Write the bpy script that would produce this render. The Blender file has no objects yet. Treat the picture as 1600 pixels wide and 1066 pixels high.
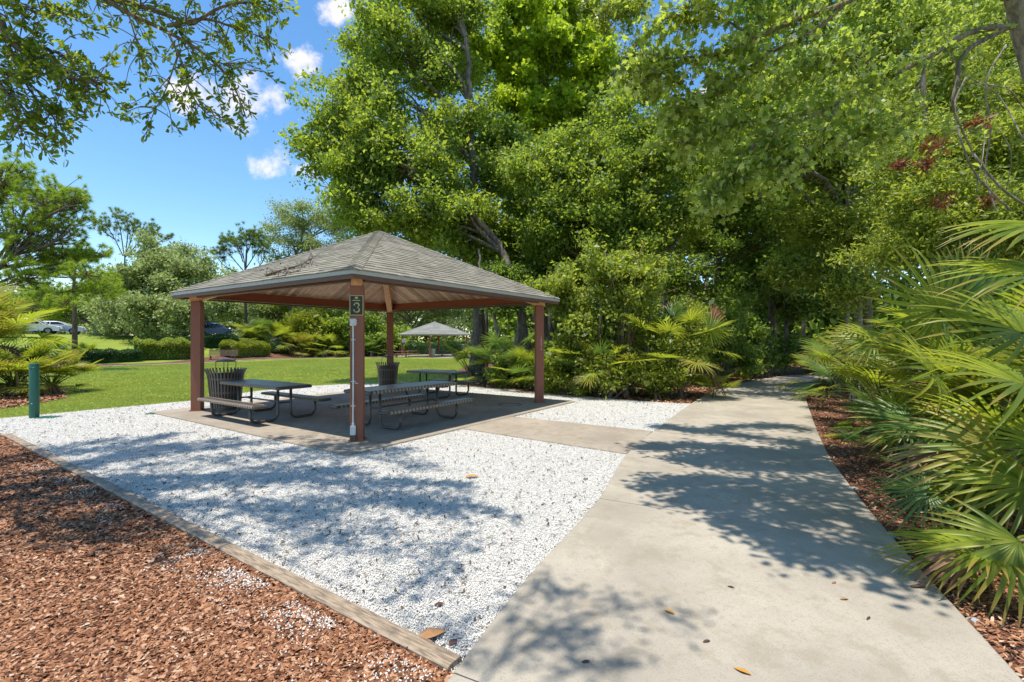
import bpy, bmesh, math, random
import numpy as np
from mathutils import Vector, Matrix
R = math.radians
rng = np.random.default_rng(7)
random.seed(7)
SC = bpy.context.scene
COL = SC.collection

# ------------------------------------------------------------------ camera
H = 1.7            # eye height, metres
F = 744.0          # focal length in pixels of a 1600 px wide picture
HZ = 531.0         # horizon row
cam = bpy.data.objects.new('camera', bpy.data.cameras.new('camera'))
COL.objects.link(cam)
cam.location = (0, 0, H); cam.rotation_euler = (R(90), 0, 0)
cam.data.sensor_width = 36.0; cam.data.lens = 36.0 * F / 1600
cam.data.shift_y = -2.0 / 1600
cam.data.clip_start = 0.05; cam.data.clip_end = 2000
SC.camera = cam

# ------------------------------------------------------------------ light
TO_SUN = Vector((-0.14, -0.10, 1.0)).normalized()
el = math.asin(TO_SUN.z); az = math.atan2(TO_SUN.x, TO_SUN.y)
sl = bpy.data.lights.new('sun', 'SUN'); sl.energy = 4.0; sl.angle = R(0.55); sl.color = (1, .955, .87)
sun = bpy.data.objects.new('sun', sl); COL.objects.link(sun)
sun.rotation_euler = TO_SUN.to_track_quat('Z', 'Y').to_euler()

SC.view_settings.view_transform = 'Standard'; SC.view_settings.look = 'None'
SC.view_settings.exposure = 0.62; SC.view_settings.gamma = 1
SC.view_settings.use_curve_mapping = False
SC.cycles.max_bounces = 7; SC.cycles.diffuse_bounces = 4; SC.cycles.glossy_bounces = 2
SC.cycles.transmission_bounces = 4; SC.cycles.transparent_max_bounces = 6
SC.cycles.use_denoising = True
SC.cycles.sample_clamp_indirect = 6

class NT:
    """small node helper"""
    def __init__(s, tree): s.t = tree; s.n = tree.nodes; s.l = tree.links
    def new(s, typ, **kw):
        n = s.n.new(typ)
        for k, v in kw.items():
            if k.startswith('_'): setattr(n, k[1:], v)
            else:
                key = k.replace('__', ' ')
                n.inputs[key].default_value = v
        return n
    def link(s, a, b): s.l.new(a, b)
    def math(s, op, a, b=None, clamp=False):
        n = s.n.new('ShaderNodeMath'); n.operation = op; n.use_clamp = clamp
        for i, x in enumerate((a, b)):
            if x is None: continue
            if isinstance(x, (int, float)): n.inputs[i].default_value = x
            else: s.link(x, n.inputs[i])
        return n.outputs[0]
    def mix(s, fac, a, b, blend='MIX'):
        n = s.n.new('ShaderNodeMix'); n.data_type = 'RGBA'; n.blend_type = blend
        for sock, x in ((n.inputs[0], fac), (n.inputs[6], a), (n.inputs[7], b)):
            if isinstance(x, (int, float)): sock.default_value = x
            elif isinstance(x, tuple): sock.default_value = x + (1,) if len(x) == 3 else x
            else: s.link(x, sock)
        return n.outputs[2]
    def ramp(s, fac, stops):
        n = s.n.new('ShaderNodeValToRGB'); e = n.color_ramp.elements
        while len(e) < len(stops): e.new(0.5)
        for i, (p, c) in enumerate(stops):
            e[i].position = p; e[i].color = tuple(c) + (1,)
        s.link(fac, n.inputs[0]); return n.outputs[0]
    def noise(s, vec, scale, detail=3, rough=.55, out=0):
        n = s.n.new('ShaderNodeTexNoise'); n.inputs['Scale'].default_value = scale
        n.inputs['Detail'].default_value = detail; n.inputs['Roughness'].default_value = rough
        if vec is not None: s.link(vec, n.inputs['Vector'])
        return n.outputs[out]
    def mrange(s, v, a, b, c=0., d=1.):
        n = s.n.new('ShaderNodeMapRange'); n.interpolation_type = 'SMOOTHSTEP'
        s.link(v, n.inputs[0])
        for i, x in zip((1, 2, 3, 4), (a, b, c, d)): n.inputs[i].default_value = x
        return n.outputs[0]

# world: Nishita sky + fair weather clouds at fixed compass directions
w = bpy.data.worlds.new('World'); SC.world = w; w.use_nodes = True
w.node_tree.nodes.clear(); n = NT(w.node_tree)
sky = n.new('ShaderNodeTexSky'); sky.sky_type = 'NISHITA'; sky.sun_disc = False
sky.sun_elevation = el; sky.sun_rotation = az
sky.air_density = 1.0; sky.dust_density = 0.15; sky.ozone_density = 1.6; sky.altitude = 0
hs = n.new('ShaderNodeHueSaturation'); hs.inputs['Saturation'].default_value = 1.22; hs.inputs['Hue'].default_value = .497
n.link(sky.outputs[0], hs.inputs['Color'])
tc = n.new('ShaderNodeTexCoord'); sx = n.new('ShaderNodeSeparateXYZ'); n.link(tc.outputs['Generated'], sx.inputs[0])
den = n.math('MAXIMUM', sx.outputs[1], 0.05)
u = n.math('DIVIDE', sx.outputs[0], den); v = n.math('DIVIDE', sx.outputs[2], den)
cx = n.new('ShaderNodeCombineXYZ'); n.link(u, cx.inputs[0]); n.link(v, cx.inputs[1])
nz = n.noise(cx.outputs[0], 12, 9, .62)
tot = None
for (px, py, rx, ry, amp) in ((468, 92, 52, 36, 1.0), (385, 165, 75, 58, 1.05), (305, 145, 60, 42, .95), (425, 255, 48, 40, .6),
                              (482, 268, 42, 24, .8), (1110, 152, 40, 24, 1.1), (520, 15, 45, 30, .9), (900, 190, 60, 40, .8),
                              (860, 230, 40, 30, .6)):
    a = n.math('MULTIPLY', n.math('SUBTRACT', u, (px - 800) / F), F / rx)
    b = n.math('MULTIPLY', n.math('SUBTRACT', v, (HZ - py) / F), F / ry)
    d2 = n.math('ADD', n.math('MULTIPLY', a, a), n.math('MULTIPLY', b, b))
    m = n.math('MULTIPLY', n.math('SUBTRACT', 1.0, d2, clamp=True), amp)
    tot = m if tot is None else n.math('MAXIMUM', tot, m)
cl = n.math('ADD', n.math('MULTIPLY', tot, 1.15), n.math('MULTIPLY', n.math('SUBTRACT', nz, .58), 3.6))
gate = n.math('MULTIPLY', tot, 6, clamp=True)
cl = n.math('MULTIPLY', n.mrange(cl, .10, 1.0, 0, .95), gate)
mixc = n.mix(cl, hs.outputs[0], (4.9, 4.7, 4.9))
bg = n.new('ShaderNodeBackground', Strength=0.15); n.link(mixc, bg.inputs[0])
wo = n.new('ShaderNodeOutputWorld'); n.link(bg.outputs[0], wo.inputs[0])

# ------------------------------------------------------------------ terrain
def ss(a, b, x):
    t = np.clip((x - a) / (b - a), 0, 1); return t * t * (3 - 2 * t)
def hgt(X, Y):
    X = np.asarray(X, float); Y = np.asarray(Y, float)
    lawn = -0.45 * ss(22, 56, Y)
    d = (X + 50) * -.51 + (Y - 53.4) * .86
    bank = ss(-23, -3, d) * ss(-24.5, -33, X)
    return lawn * (1 - bank) + (2.28 - .012 * np.clip(X + 50, -30, 30)) * bank
def G(px, py, dz=0.0):
    """ground point seen at a pixel of the photograph"""
    k = (px - 800) / F; s = (py - HZ) / F
    Y = (H - dz) / max(s, 1e-4)
    for _ in range(30):
        Y = .5 * Y + .5 * (H - dz - float(hgt(k * Y, Y))) / max(s, 1e-4)
    return (k * Y, Y)
def W(px, py, Y):
    return ((px - 800) / F * Y, Y, H - (py - HZ) / F * Y)

# ------------------------------------------------------------------ object helpers
def obj(name, data, parent=None):
    o = bpy.data.objects.new(name, data); COL.objects.link(o)
    if parent is not None: o.parent = parent
    return o
def tag(o, label=None, cat=None, group=None, kind=None):
    if label: o['label'] = label
    if cat: o['category'] = cat
    if group: o['group'] = group
    if kind: o['kind'] = kind
    return o
def empty(name, loc, label, cat, group=None, rz=0):
    o = bpy.data.objects.new(name, None); COL.objects.link(o); o.location = loc; o.rotation_euler = (0, 0, rz)
    o.empty_display_size = .1
    return tag(o, label, cat, group)
def mesh(name, V, Fs, mat, parent=None, smooth=False, local=False):
    """one mesh object; V world coords (shifted to the parent's origin unless local)"""
    V = np.asarray(V, np.float32).reshape(-1, 3)
    if parent is not None and not local:
        V = V - np.array(parent.location, np.float32)
    me = bpy.data.meshes.new(name)
    if isinstance(Fs, np.ndarray):
        k = Fs.shape[1]; m = len(Fs)
        me.vertices.add(len(V)); me.vertices.foreach_set('co', V.ravel())
        me.loops.add(m * k); me.loops.foreach_set('vertex_index', Fs.astype(np.int32).ravel())
        me.polygons.add(m)
        me.polygons.foreach_set('loop_start', np.arange(0, m * k, k, dtype=np.int32))
        me.polygons.foreach_set('loop_total', np.full(m, k, np.int32))
        me.update(calc_edges=True)
    else:
        me.from_pydata([tuple(map(float, v)) for v in V], [], Fs); me.update()
    if smooth: me.polygons.foreach_set('use_smooth', np.ones(len(me.polygons), bool))
    me.materials.append(mat)
    return obj(name, me, parent)
class MB:
    """collects shapes into one mesh"""
    def __init__(s): s.V = []; s.F = []; s.n = 0
    def add(s, V, Fs):
        V = np.asarray(V, float).reshape(-1, 3)
        s.V.append(V); s.F += [tuple(int(i) + s.n for i in f) for f in Fs]; s.n += len(V); return s
    def box(s, c, d, rz=0, M=None):
        x, y, z = d[0] / 2, d[1] / 2, d[2] / 2
        P = np.array([(a * x, b * y, e * z) for a in (-1, 1) for b in (-1, 1) for e in (-1, 1)])
        if M is not None: P = P @ np.array(M).T
        if rz:
            co, si = math.cos(rz), math.sin(rz); P = np.column_stack((P[:, 0] * co - P[:, 1] * si, P[:, 0] * si + P[:, 1] * co, P[:, 2]))
        return s.add(P + np.array(c), [(0, 1, 3, 2), (4, 6, 7, 5), (0, 4, 5, 1), (2, 3, 7, 6), (0, 2, 6, 4), (1, 5, 7, 3)])
    def prism(s, poly, z0, z1):
        m = len(poly); a = sum(poly[i][0] * poly[(i + 1) % m][1] - poly[(i + 1) % m][0] * poly[i][1] for i in range(m))
        if a < 0: poly = poly[::-1]
        V = [(x, y, z0) for x, y in poly] + [(x, y, z1) for x, y in poly]
        return s.add(V, [tuple(range(m - 1, -1, -1)), tuple(range(m, 2 * m))] + [(i, (i + 1) % m, m + (i + 1) % m, m + i) for i in range(m)])
    def tube(s, pts, rad, k=8, cap=True):
        V, Fq = tube(pts, rad, k); s.add(V, Fq)
        if cap:
            m = len(V) // k
            s.F.append(tuple(s.n - len(V) + i for i in range(k - 1, -1, -1)))
            s.F.append(tuple(s.n - k + i for i in range(k)))
        return s
    def lathe(s, prof, k=24, c=(0, 0, 0)):
        V = []; Fq = []
        for r, z in prof:
            for i in range(k):
                a = 2 * math.pi * i / k; V.append((c[0] + r * math.cos(a), c[1] + r * math.sin(a), c[2] + z))
        for j in range(len(prof) - 1):
            for i in range(k):
                Fq.append((j * k + i, j * k + (i + 1) % k, (j + 1) * k + (i + 1) % k, (j + 1) * k + i))
        return s.add(V, Fq)
    def build(s, name, mat, parent=None, smooth=False, local=False, bevel=0, autosmooth=False):
        o = mesh(name, np.concatenate(s.V), s.F, mat, parent, smooth, local)
        if bevel:
            b = o.modifiers.new('bevel', 'BEVEL'); b.width = bevel; b.segments = 2; b.limit_method = 'ANGLE'
        if autosmooth:
            for p in o.data.polygons: p.use_smooth = True
            try:
                o.data.set_sharp_from_angle(angle=R(35))
            except Exception: pass
        return o
def tube(pts, rad, k=8):
    pts = np.asarray(pts, float); m = len(pts)
    rad = np.full(m, rad, float) if np.isscalar(rad) else np.asarray(rad, float)
    t = np.gradient(pts, axis=0); t /= np.linalg.norm(t, axis=1)[:, None] + 1e-9
    ref = np.array((0, 0, 1.)) if abs(t[0, 2]) < .9 else np.array((1., 0, 0))
    V = []
    a = np.cross(t[0], ref); a /= np.linalg.norm(a)
    for i in range(m):
        a = a - t[i] * (a @ t[i]); a /= np.linalg.norm(a) + 1e-9
        b = np.cross(t[i], a)
        ang = np.arange(k) * 2 * math.pi / k
        V.append(pts[i] + rad[i] * (np.cos(ang)[:, None] * a + np.sin(ang)[:, None] * b))
    V = np.concatenate(V)
    Fq = np.array([(j * k + i, j * k + (i + 1) % k, (j + 1) * k + (i + 1) % k, (j + 1) * k + i) for j in range(m - 1) for i in range(k)])
    return V, Fq
def crom(P, n):
    """Catmull-Rom through P, n samples per segment"""
    P = np.asarray(P, float); Q = np.vstack((2 * P[0] - P[1], P, 2 * P[-1] - P[-2])); out = []
    for i in range(1, len(Q) - 2):
        for t in np.arange(n) / n:
            a, b, c, d = Q[i - 1], Q[i], Q[i + 1], Q[i + 2]
            out.append(.5 * (2 * b + (c - a) * t + (2 * a - 5 * b + 4 * c - d) * t * t + (3 * b - a - 3 * c + d) * t ** 3))
    out.append(Q[-2]); return np.array(out)
def inpoly(X, Y, poly):
    ins = np.zeros(len(X), bool); m = len(poly)
    for i in range(m):
        x0, y0 = poly[i]; x1, y1 = poly[(i + 1) % m]
        c = ((y0 > Y) != (y1 > Y)) & (X < (x1 - x0) * (Y - y0) / (y1 - y0 + 1e-12) + x0)
        ins ^= c
    return ins

# ------------------------------------------------------------------ materials
def mat(name):
    m = bpy.data.materials.new(name); m.use_nodes = True; m.node_tree.nodes.clear()
    n = NT(m.node_tree); o = n.new('ShaderNodeOutputMaterial'); p = n.new('ShaderNodeBsdfPrincipled')
    n.link(p.outputs[0], o.inputs[0]); tc = n.new('ShaderNodeTexCoord')
    return m, n, p, o, tc.outputs['Object']
def bump(n, p, h, strength=.5, dist=.01):
    b = n.new('ShaderNodeBump'); b.inputs['Strength'].default_value = strength; b.inputs['Distance'].default_value = dist
    n.link(h, b.inputs['Height']); n.link(b.outputs[0], p.inputs['Normal'])
def simple(name, col, rough=.6, metal=0, var=.18, scale=6, spec=.5, bmp=.15, bscale=60):
    m, n, p, o, v = mat(name)
    f = n.noise(v, scale, 5)
    c = n.mix(f, tuple(x * (1 - var) for x in col), tuple(min(1, x * (1 + var)) for x in col))
    n.link(c, p.inputs['Base Color']); p.inputs['Roughness'].default_value = rough; p.inputs['Metallic'].default_value = metal
    p.inputs['Specular IOR Level'].default_value = spec
    if bmp: bump(n, p, n.noise(v, bscale, 3), bmp, .004)
    return m
def island(n):
    g = n.new('ShaderNodeNewGeometry'); return g.outputs['Random Per Island']
def leafmat(name, cols, trans, tfac=.42, rough=.42, clump=.5, cscale=.9, spec=.35, tips=False):
    m, n, p, o, v = mat(name)
    r = island(n)
    k = len(cols); c = n.ramp(r, [((i + .5) / k, cols[i]) for i in range(k)])
    cf = n.mrange(n.noise(v, cscale, 2), .35, .65, 1 - clump * .5, 1 + clump * .5)
    mul = n.new('ShaderNodeVectorMath'); mul.operation = 'SCALE'; n.link(c, mul.inputs[0]); n.link(cf, mul.inputs['Scale'])
    bc = mul.outputs[0]
    if tips:
        at = n.new('ShaderNodeAttribute'); at.attribute_name = 'tip'
        r2 = n.math('FRACT', n.math('MULTIPLY', r, 37.0))
        tf_ = n.mrange(n.math('SUBTRACT', at.outputs['Fac'], n.math('MULTIPLY', r2, .55)), .42, .72)
        bc = n.mix(tf_, bc, n.mix(r2, (.34, .26, .05), (.30, .16, .08)))
    n.link(bc, p.inputs['Base Color']); p.inputs['Roughness'].default_value = rough
    p.inputs['Specular IOR Level'].default_value = spec
    t = n.new('ShaderNodeBsdfTranslucent')
    tcx = n.mix(r, tuple(x * .75 for x in trans), tuple(x * 1.25 for x in trans)); n.link(tcx, t.inputs[0])
    mx = n.new('ShaderNodeMixShader'); mx.inputs[0].default_value = tfac
    n.link(p.outputs[0], mx.inputs[1]); n.link(t.outputs[0], mx.inputs[2]); n.link(mx.outputs[0], o.inputs[0])
    return m
M = {}
M['leaf_oak'] = leafmat('oak_leaf', [(0.062, 0.112, 0.022), (0.123, 0.196, 0.033), (0.190, 0.265, 0.050), (0.315, 0.361, 0.088)], (0.478, 0.592, 0.050), 0.50, 0.50)
M['leaf_dark'] = leafmat('dark_leaf', [(0.055, 0.104, 0.024), (0.099, 0.166, 0.033), (0.154, 0.228, 0.044), (0.242, 0.310, 0.077)], (0.374, 0.517, 0.050), 0.46, 0.50)
M['leaf_bright'] = leafmat('bright_leaf', [(.14, .22, .02), (.22, .32, .025), (.30, .40, .03), (.40, .47, .04)], (.60, .75, .04), .52, 0.50)
M['leaf_maple'] = leafmat('maple_leaf', [(.07, .12, .02), (.17, .24, .04), (.32, .39, .09), (.52, .56, .26)], (.56, .68, .08), .5, 0.50, .3)
M['leaf_liveoak'] = leafmat('live_oak_leaf', [(0.179, 0.220, 0.088), (0.269, 0.314, 0.121), (0.358, 0.407, 0.176), (0.448, 0.473, 0.242)], (0.462, 0.550, 0.143), 0.42, .45)
M['leaf_nearoak'] = leafmat('near_oak_leaf', [(0.047, 0.091, 0.024), (0.081, 0.140, 0.030), (0.149, 0.224, 0.042), (0.297, 0.392, 0.048)], (0.483, 0.600, 0.040), .42, .35, .5, 1.2)
M['leaf_shrub'] = leafmat('shrub_leaf', [(0.075, 0.123, 0.025), (0.169, 0.226, 0.035), (0.275, 0.329, 0.050), (0.381, 0.410, 0.110)], (0.524, 0.606, 0.060), 0.48, .4)
M['leaf_yellow'] = leafmat('yellow_shrub_leaf', [(.14, .18, .02), (.22, .26, .02), (.32, .32, .03)], (.45, .5, .03), .35, .4)
M['leaf_hedge'] = leafmat('hedge_leaf', [(.03, .075, .03), (.05, .11, .04), (.08, .15, .05)], (.10, .22, .04), .25, .35)
M['leaf_rust'] = leafmat('rust_leaf', [(.16, .06, .03), (.24, .09, .04), (.30, .14, .07)], (.35, .12, .03), .3, .6)
M['needle'] = leafmat('pine_needle', [(0.149, 0.244, 0.036), (0.274, 0.374, 0.046), (0.399, 0.485, 0.054), (0.515, 0.505, 0.090)], (0.428, 0.587, 0.036), 0.42, 0.50, .5, .5)
M['needle_far'] = leafmat('far_pine_needle', [(0.094, 0.168, 0.039), (0.168, 0.237, 0.046), (0.274, 0.320, 0.065)], (0.298, 0.425, 0.048), 0.33, 0.50, .5, .5)
M['palm'] = leafmat('palmetto_blade', [(0.093, 0.157, 0.017), (0.144, 0.214, 0.025), (0.211, 0.272, 0.030), (0.287, 0.313, 0.038)], (0.472, 0.536, 0.040), 0.46, .36, .35, 1.5, .3, True)
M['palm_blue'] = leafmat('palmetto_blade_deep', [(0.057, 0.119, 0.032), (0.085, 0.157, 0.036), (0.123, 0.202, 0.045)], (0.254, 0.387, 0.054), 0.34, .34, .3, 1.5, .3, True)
M['palm_yellow'] = leafmat('palmetto_blade_yellowing', [(0.187, 0.238, 0.030), (0.289, 0.289, 0.040), (0.357, 0.272, 0.050), (0.153, 0.212, 0.030)], (0.468, 0.425, 0.050), .36, .4, .3, tips=True)
M['palm_dead'] = leafmat('dead_palmetto_blade', [(.20, .11, .06), (.30, .18, .10), (.42, .28, .17)], (.30, .16, .07), .2, .7, .4)

def bark(name, c1, c2, sc=5):
    m, n, p, o, v = mat(name)
    mp = n.new('ShaderNodeMapping'); mp.inputs['Scale'].default_value = (1, 1, .22); n.link(v, mp.inputs[0])
    f = n.noise(mp.outputs[0], sc * 3, 6, .65); big = n.noise(v, 1.4, 3)
    c = n.mix(n.mrange(f, .35, .68), c1, c2); c = n.mix(n.mrange(big, .55, .75, 0, .5), c, tuple(x * 1.7 for x in c2))
    n.link(c, p.inputs['Base Color']); p.inputs['Roughness'].default_value = .9
    bump(n, p, f, .9, .03); return m
M['bark'] = bark('grey_bark', (.07, .055, .042), (.22, .18, .145))
M['bark_pale'] = bark('pale_bark', (.16, .13, .10), (.36, .31, .25))
M['bark_pine'] = bark('pine_bark', (.07, .045, .032), (.20, .14, .10))
M['twig'] = bark('twig_bark', (.12, .09, .065), (.30, .24, .18))

# grass ground
def grassmat():
    m, n, p, o, v = mat('lawn_grass')
    f1 = n.noise(v, .35, 4); f2 = n.noise(v, 9, 5, .7); f3 = n.noise(v, 60, 2)
    c = n.mix(n.mrange(f1, .35, .65), (.20, .255, .036), (.27, .31, .05))
    c = n.mix(n.mrange(f2, .5, .8, 0, .45), c, (.28, .27, .08))
    c = n.mix(n.mrange(f3, .3, .9, .0, .45), c, (.08, .15, .02))
    n.link(c, p.inputs['Base Color']); p.inputs['Roughness'].default_value = .9; p.inputs['Specular IOR Level'].default_value = .1
    bump(n, p, n.noise(v, 45, 4), .8, .03); return m
M['grass'] = grassmat()
M['blade'] = leafmat('grass_blade', [(.42, .46, .07), (.50, .52, .09), (.56, .56, .12), (.62, .56, .24)], (.70, .70, .14), .45, .6, .3, .4, .2)
def gravelmat():
    m, n, p, o, v = mat('white_gravel_bed')
    vo = n.new('ShaderNodeTexVoronoi'); vo.inputs['Scale'].default_value = 48; n.link(v, vo.inputs['Vector'])
    sep = n.new('ShaderNodeSeparateColor'); n.link(vo.outputs['Color'], sep.inputs[0])
    c = n.ramp(sep.outputs[0], [(0, (.48, .45, .40)), (.2, (.74, .71, .65)), (1, (.88, .85, .79))])
    c = n.mix(n.mrange(vo.outputs['Distance'], .35, .75, 0, .75), c, (.22, .21, .19))
    dirt = n.noise(v, 1.3, 5, .6); c = n.mix(n.mrange(dirt, .58, .8, 0, .4), c, (.42, .37, .30))
    n.link(c, p.inputs['Base Color']); p.inputs['Roughness'].default_value = .85
    bump(n, p, n.math('SUBTRACT', 1, vo.outputs['Distance']), 1., .02); return m
M['gravel'] = gravelmat()
def isl(name, stops, rough=.8, bmp=0, spec=.3):
    m, n, p, o, v = mat(name); c = n.ramp(island(n), stops)
    c = n.mix(n.mrange(n.noise(v, 30, 3), .3, .7, 0, .25), c, tuple(x * .55 for x in stops[0][1]))
    n.link(c, p.inputs['Base Color']); p.inputs['Roughness'].default_value = rough; p.inputs['Specular IOR Level'].default_value = spec
    if bmp: bump(n, p, n.noise(v, 120, 3), bmp, .004)
    return m
M['stone'] = isl('marble_chip', [(0, (.46, .42, .36)), (.08, (.72, .67, .59)), (.5, (.86, .81, .73)), (1, (.92, .88, .81))])
M['debris'] = isl('leaf_debris', [(0, (.03, .02, .015)), (.5, (.11, .07, .045)), (1, (.25, .15, .08))])
M['chip'] = isl('bark_chip', [(0, (.08, .030, .013)), (.3, (.23, .090, .040)), (.65, (.40, .180, .085)), (.92, (.54, .29, .16)), (1, (.62, .46, .33))], .8)
def mulchmat():
    m, n, p, o, v = mat('bark_mulch_bed')
    vo = n.new('ShaderNodeTexVoronoi'); vo.inputs['Scale'].default_value = 26
    mp = n.new('ShaderNodeMapping'); mp.inputs['Scale'].default_value = (1, 1.7, 1); mp.inputs['Rotation'].default_value = (0, 0, .5); n.link(v, mp.inputs[0])
    n.link(mp.outputs[0], vo.inputs['Vector'])
    sep = n.new('ShaderNodeSeparateColor'); n.link(vo.outputs['Color'], sep.inputs[0])
    c = n.ramp(sep.outputs[0], [(0, (.035, .014, .008)), (.5, (.12, .045, .024)), (1, (.30, .13, .07))])
    n.link(c, p.inputs['Base Color']); p.inputs['Roughness'].default_value = .9
    bump(n, p, n.math('SUBTRACT', 1, vo.outputs['Distance']), 1., .02); return m
M['mulch'] = mulchmat()
def concrete(name, base, stain=.35):
    m, n, p, o, v = mat(name)
    a = n.noise(v, .8, 5, .6); b = n.noise(v, 5, 5, .65); f = n.noise(v, 110, 3, .7); g = n.noise(v, 320, 2)
    c = n.mix(n.mrange(a, .3, .7), tuple(x * .78 for x in base), tuple(x * 1.10 for x in base))
    c = n.mix(n.mrange(b, .50, .66, 0, stain + .15), c, tuple(x * q for x, q in zip(base, (.70, .66, .58))))
    wv_ = n.new('ShaderNodeMapping'); wv_.inputs['Scale'].default_value = (1, .22, 1); wv_.inputs['Rotation'].default_value = (0, 0, -.35); n.link(v, wv_.inputs[0])
    c = n.mix(n.mrange(n.noise(wv_.outputs[0], 2.6, 6, .7), .54, .66, 0, .4), c, tuple(min(1, x * 1.18) for x in base))
    c = n.mix(n.mrange(n.noise(v, 26, 5, .8), .5, .66, 0, .5), c, tuple(x * .70 for x in base))
    c = n.mix(n.mrange(f, .55, .66, 0, .6), c, tuple(x * .45 for x in base))
    c = n.mix(n.mrange(g, .6, .8, 0, .35), c, tuple(min(1, x * 1.35) for x in base))
    n.link(c, p.inputs['Base Color']); p.inputs['Roughness'].default_value = .82; p.inputs['Specular IOR Level'].default_value = .3
    bump(n, p, n.math('ADD', f, g), .35, .004); return m
M['concrete'] = concrete('path_concrete', (.40, .345, .27))
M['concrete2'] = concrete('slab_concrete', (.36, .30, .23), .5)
M['asphalt'] = simple('asphalt', (.06, .06, .062), .9, var=.3, scale=8)
def woodmat(name, c1, c2, sc=14, axis=(1, 1, 1), rough=.7, isle=.0):
    m, n, p, o, v = mat(name)
    mp = n.new('ShaderNodeMapping'); mp.inputs['Scale'].default_value = axis; n.link(v, mp.inputs[0])
    f = n.noise(mp.outputs[0], sc, 5, .6); c = n.mix(n.mrange(f, .3, .7), c1, c2)
    if isle:
        r = island(n); c = n.mix(n.math('MULTIPLY', r, isle), c, (.10, .035, .018))
    n.link(c, p.inputs['Base Color']); p.inputs['Roughness'].default_value = rough
    bump(n, p, f, .4, .006); return m
M['timber'] = woodmat('weathered_timber', (.15, .105, .07), (.40, .30, .20), 30, (.25, 2.2, 2))
M['board'] = woodmat('ceiling_board', (.74, .45, .29), (.88, .66, .48), 9, (1, 1, 1), .6, .62)
M['rafter'] = woodmat('rafter_wood', (.60, .30, .15), (.78, .46, .25), 12, (1, 1, 1), .55)
M['post'] = simple('red_brown_paint', (.255, .088, .048), .55, var=.22, scale=3, bmp=.1)
M['beam'] = simple('beam_paint', (.30, .075, .038), .5, var=.2, scale=3)
M['fascia'] = simple('fascia_paint', (.14, .075, .055), .6, var=.2)
M['drip'] = simple('drip_edge_metal', (.46, .44, .40), .5, var=.15, scale=20)
M['shingle'] = isl('asphalt_shingle', [(0, (.20, .18, .145)), (.3, (.25, .226, .182)), (.75, (.285, .258, .208)), (1, (.33, .30, .24))], .92, .4, .2)
M['shingle_far'] = isl('pale_shingle', [(0, (.20, .195, .17)), (.5, (.24, .235, .205)), (1, (.29, .28, .245))], .92, .3, .2)
M['metal_dark'] = simple('dark_coated_metal', (.085, .068, .055), .28, var=.25, spec=.6, bmp=.05)
M['metal_bin'] = simple('bin_coated_metal', (.14, .115, .095), .38, var=.2, spec=.6, bmp=.05)
M['table_rib'] = simple('coated_metal_rib', (.34, .27, .20), .32, var=.2, spec=.6, bmp=.05)
M['table_red'] = simple('red_coated_metal', (.20, .05, .04), .5)
M['liner'] = simple('bin_liner', (.02, .02, .022), .6)
M['green_pvc'] = simple('green_paint', (.018, .115, .075), .45, var=.25, scale=2.5)
M['conduit'] = simple('grey_conduit', (.62, .62, .60), .5)
M['sign_dark'] = simple('sign_face', (.015, .03, .022), .5, var=.1)
M['gold'] = simple('gold_paint', (.58, .42, .16), .5, var=.1)
M['whitepaint'] = simple('white_paint', (.8, .8, .8), .5, var=.05)
M['numpaint'] = simple('worn_number_paint', (.62, .42, .34), .6)
M['pole'] = simple('galvanised_steel', (.45, .47, .48), .5, metal=.3)
M['car_white'] = simple('white_car_paint', (.75, .75, .76), .25, var=.03, bmp=0)
M['car_blue'] = simple('blue_car_paint', (.12, .20, .42), .22, var=.05, bmp=0)
M['glass'] = simple('tinted_glass', (.012, .015, .018), .08, var=.02, bmp=0, spec=.8)
M['rubber'] = simple('rubber', (.02, .02, .02), .8)
M['rim'] = simple('wheel_rim', (.22, .22, .23), .3, metal=.7)
M['lampred'] = simple('tail_lamp', (.4, .02, .02), .3)
M['lampwhite'] = simple('head_lamp', (.7, .72, .75), .15)
M['leaf_fallen'] = simple('fallen_leaf_tan', (.34, .17, .07), .7, var=.3, scale=30)
M['leaf_fallen2'] = simple('fallen_leaf_orange', (.50, .24, .04), .6, var=.3, scale=30)
M['leaf_fallen3'] = simple('fallen_leaf_dark', (.09, .035, .02), .7, var=.3, scale=30)
M['rock'] = simple('grey_rock', (.34, .34, .33), .85, var=.3, scale=10, bmp=.6)
M['seat_wood'] = simple('bench_slats', (.28, .17, .13), .7)

# ------------------------------------------------------------------ setting: ground sheets
gx = np.concatenate((-np.geomspace(400, 60, 14), np.arange(-58, 60, 1.5), np.geomspace(60, 400, 14)))
gy = np.concatenate((-np.geomspace(200, 8, 8), np.arange(-6, 80, 1.5), np.geomspace(82, 700, 16)))
XX, YY = np.meshgrid(gx, gy); ZZ = hgt(XX, YY)
nx = len(gx); ii = np.arange(len(gy) - 1)[:, None] * nx + np.arange(nx - 1)[None]
ii = ii.ravel(); Fq = np.column_stack((ii, ii + 1, ii + nx + 1, ii + nx))
tag(mesh('ground', np.column_stack((XX.ravel(), YY.ravel(), ZZ.ravel())), Fq, M['grass'], smooth=True), kind='structure')

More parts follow.
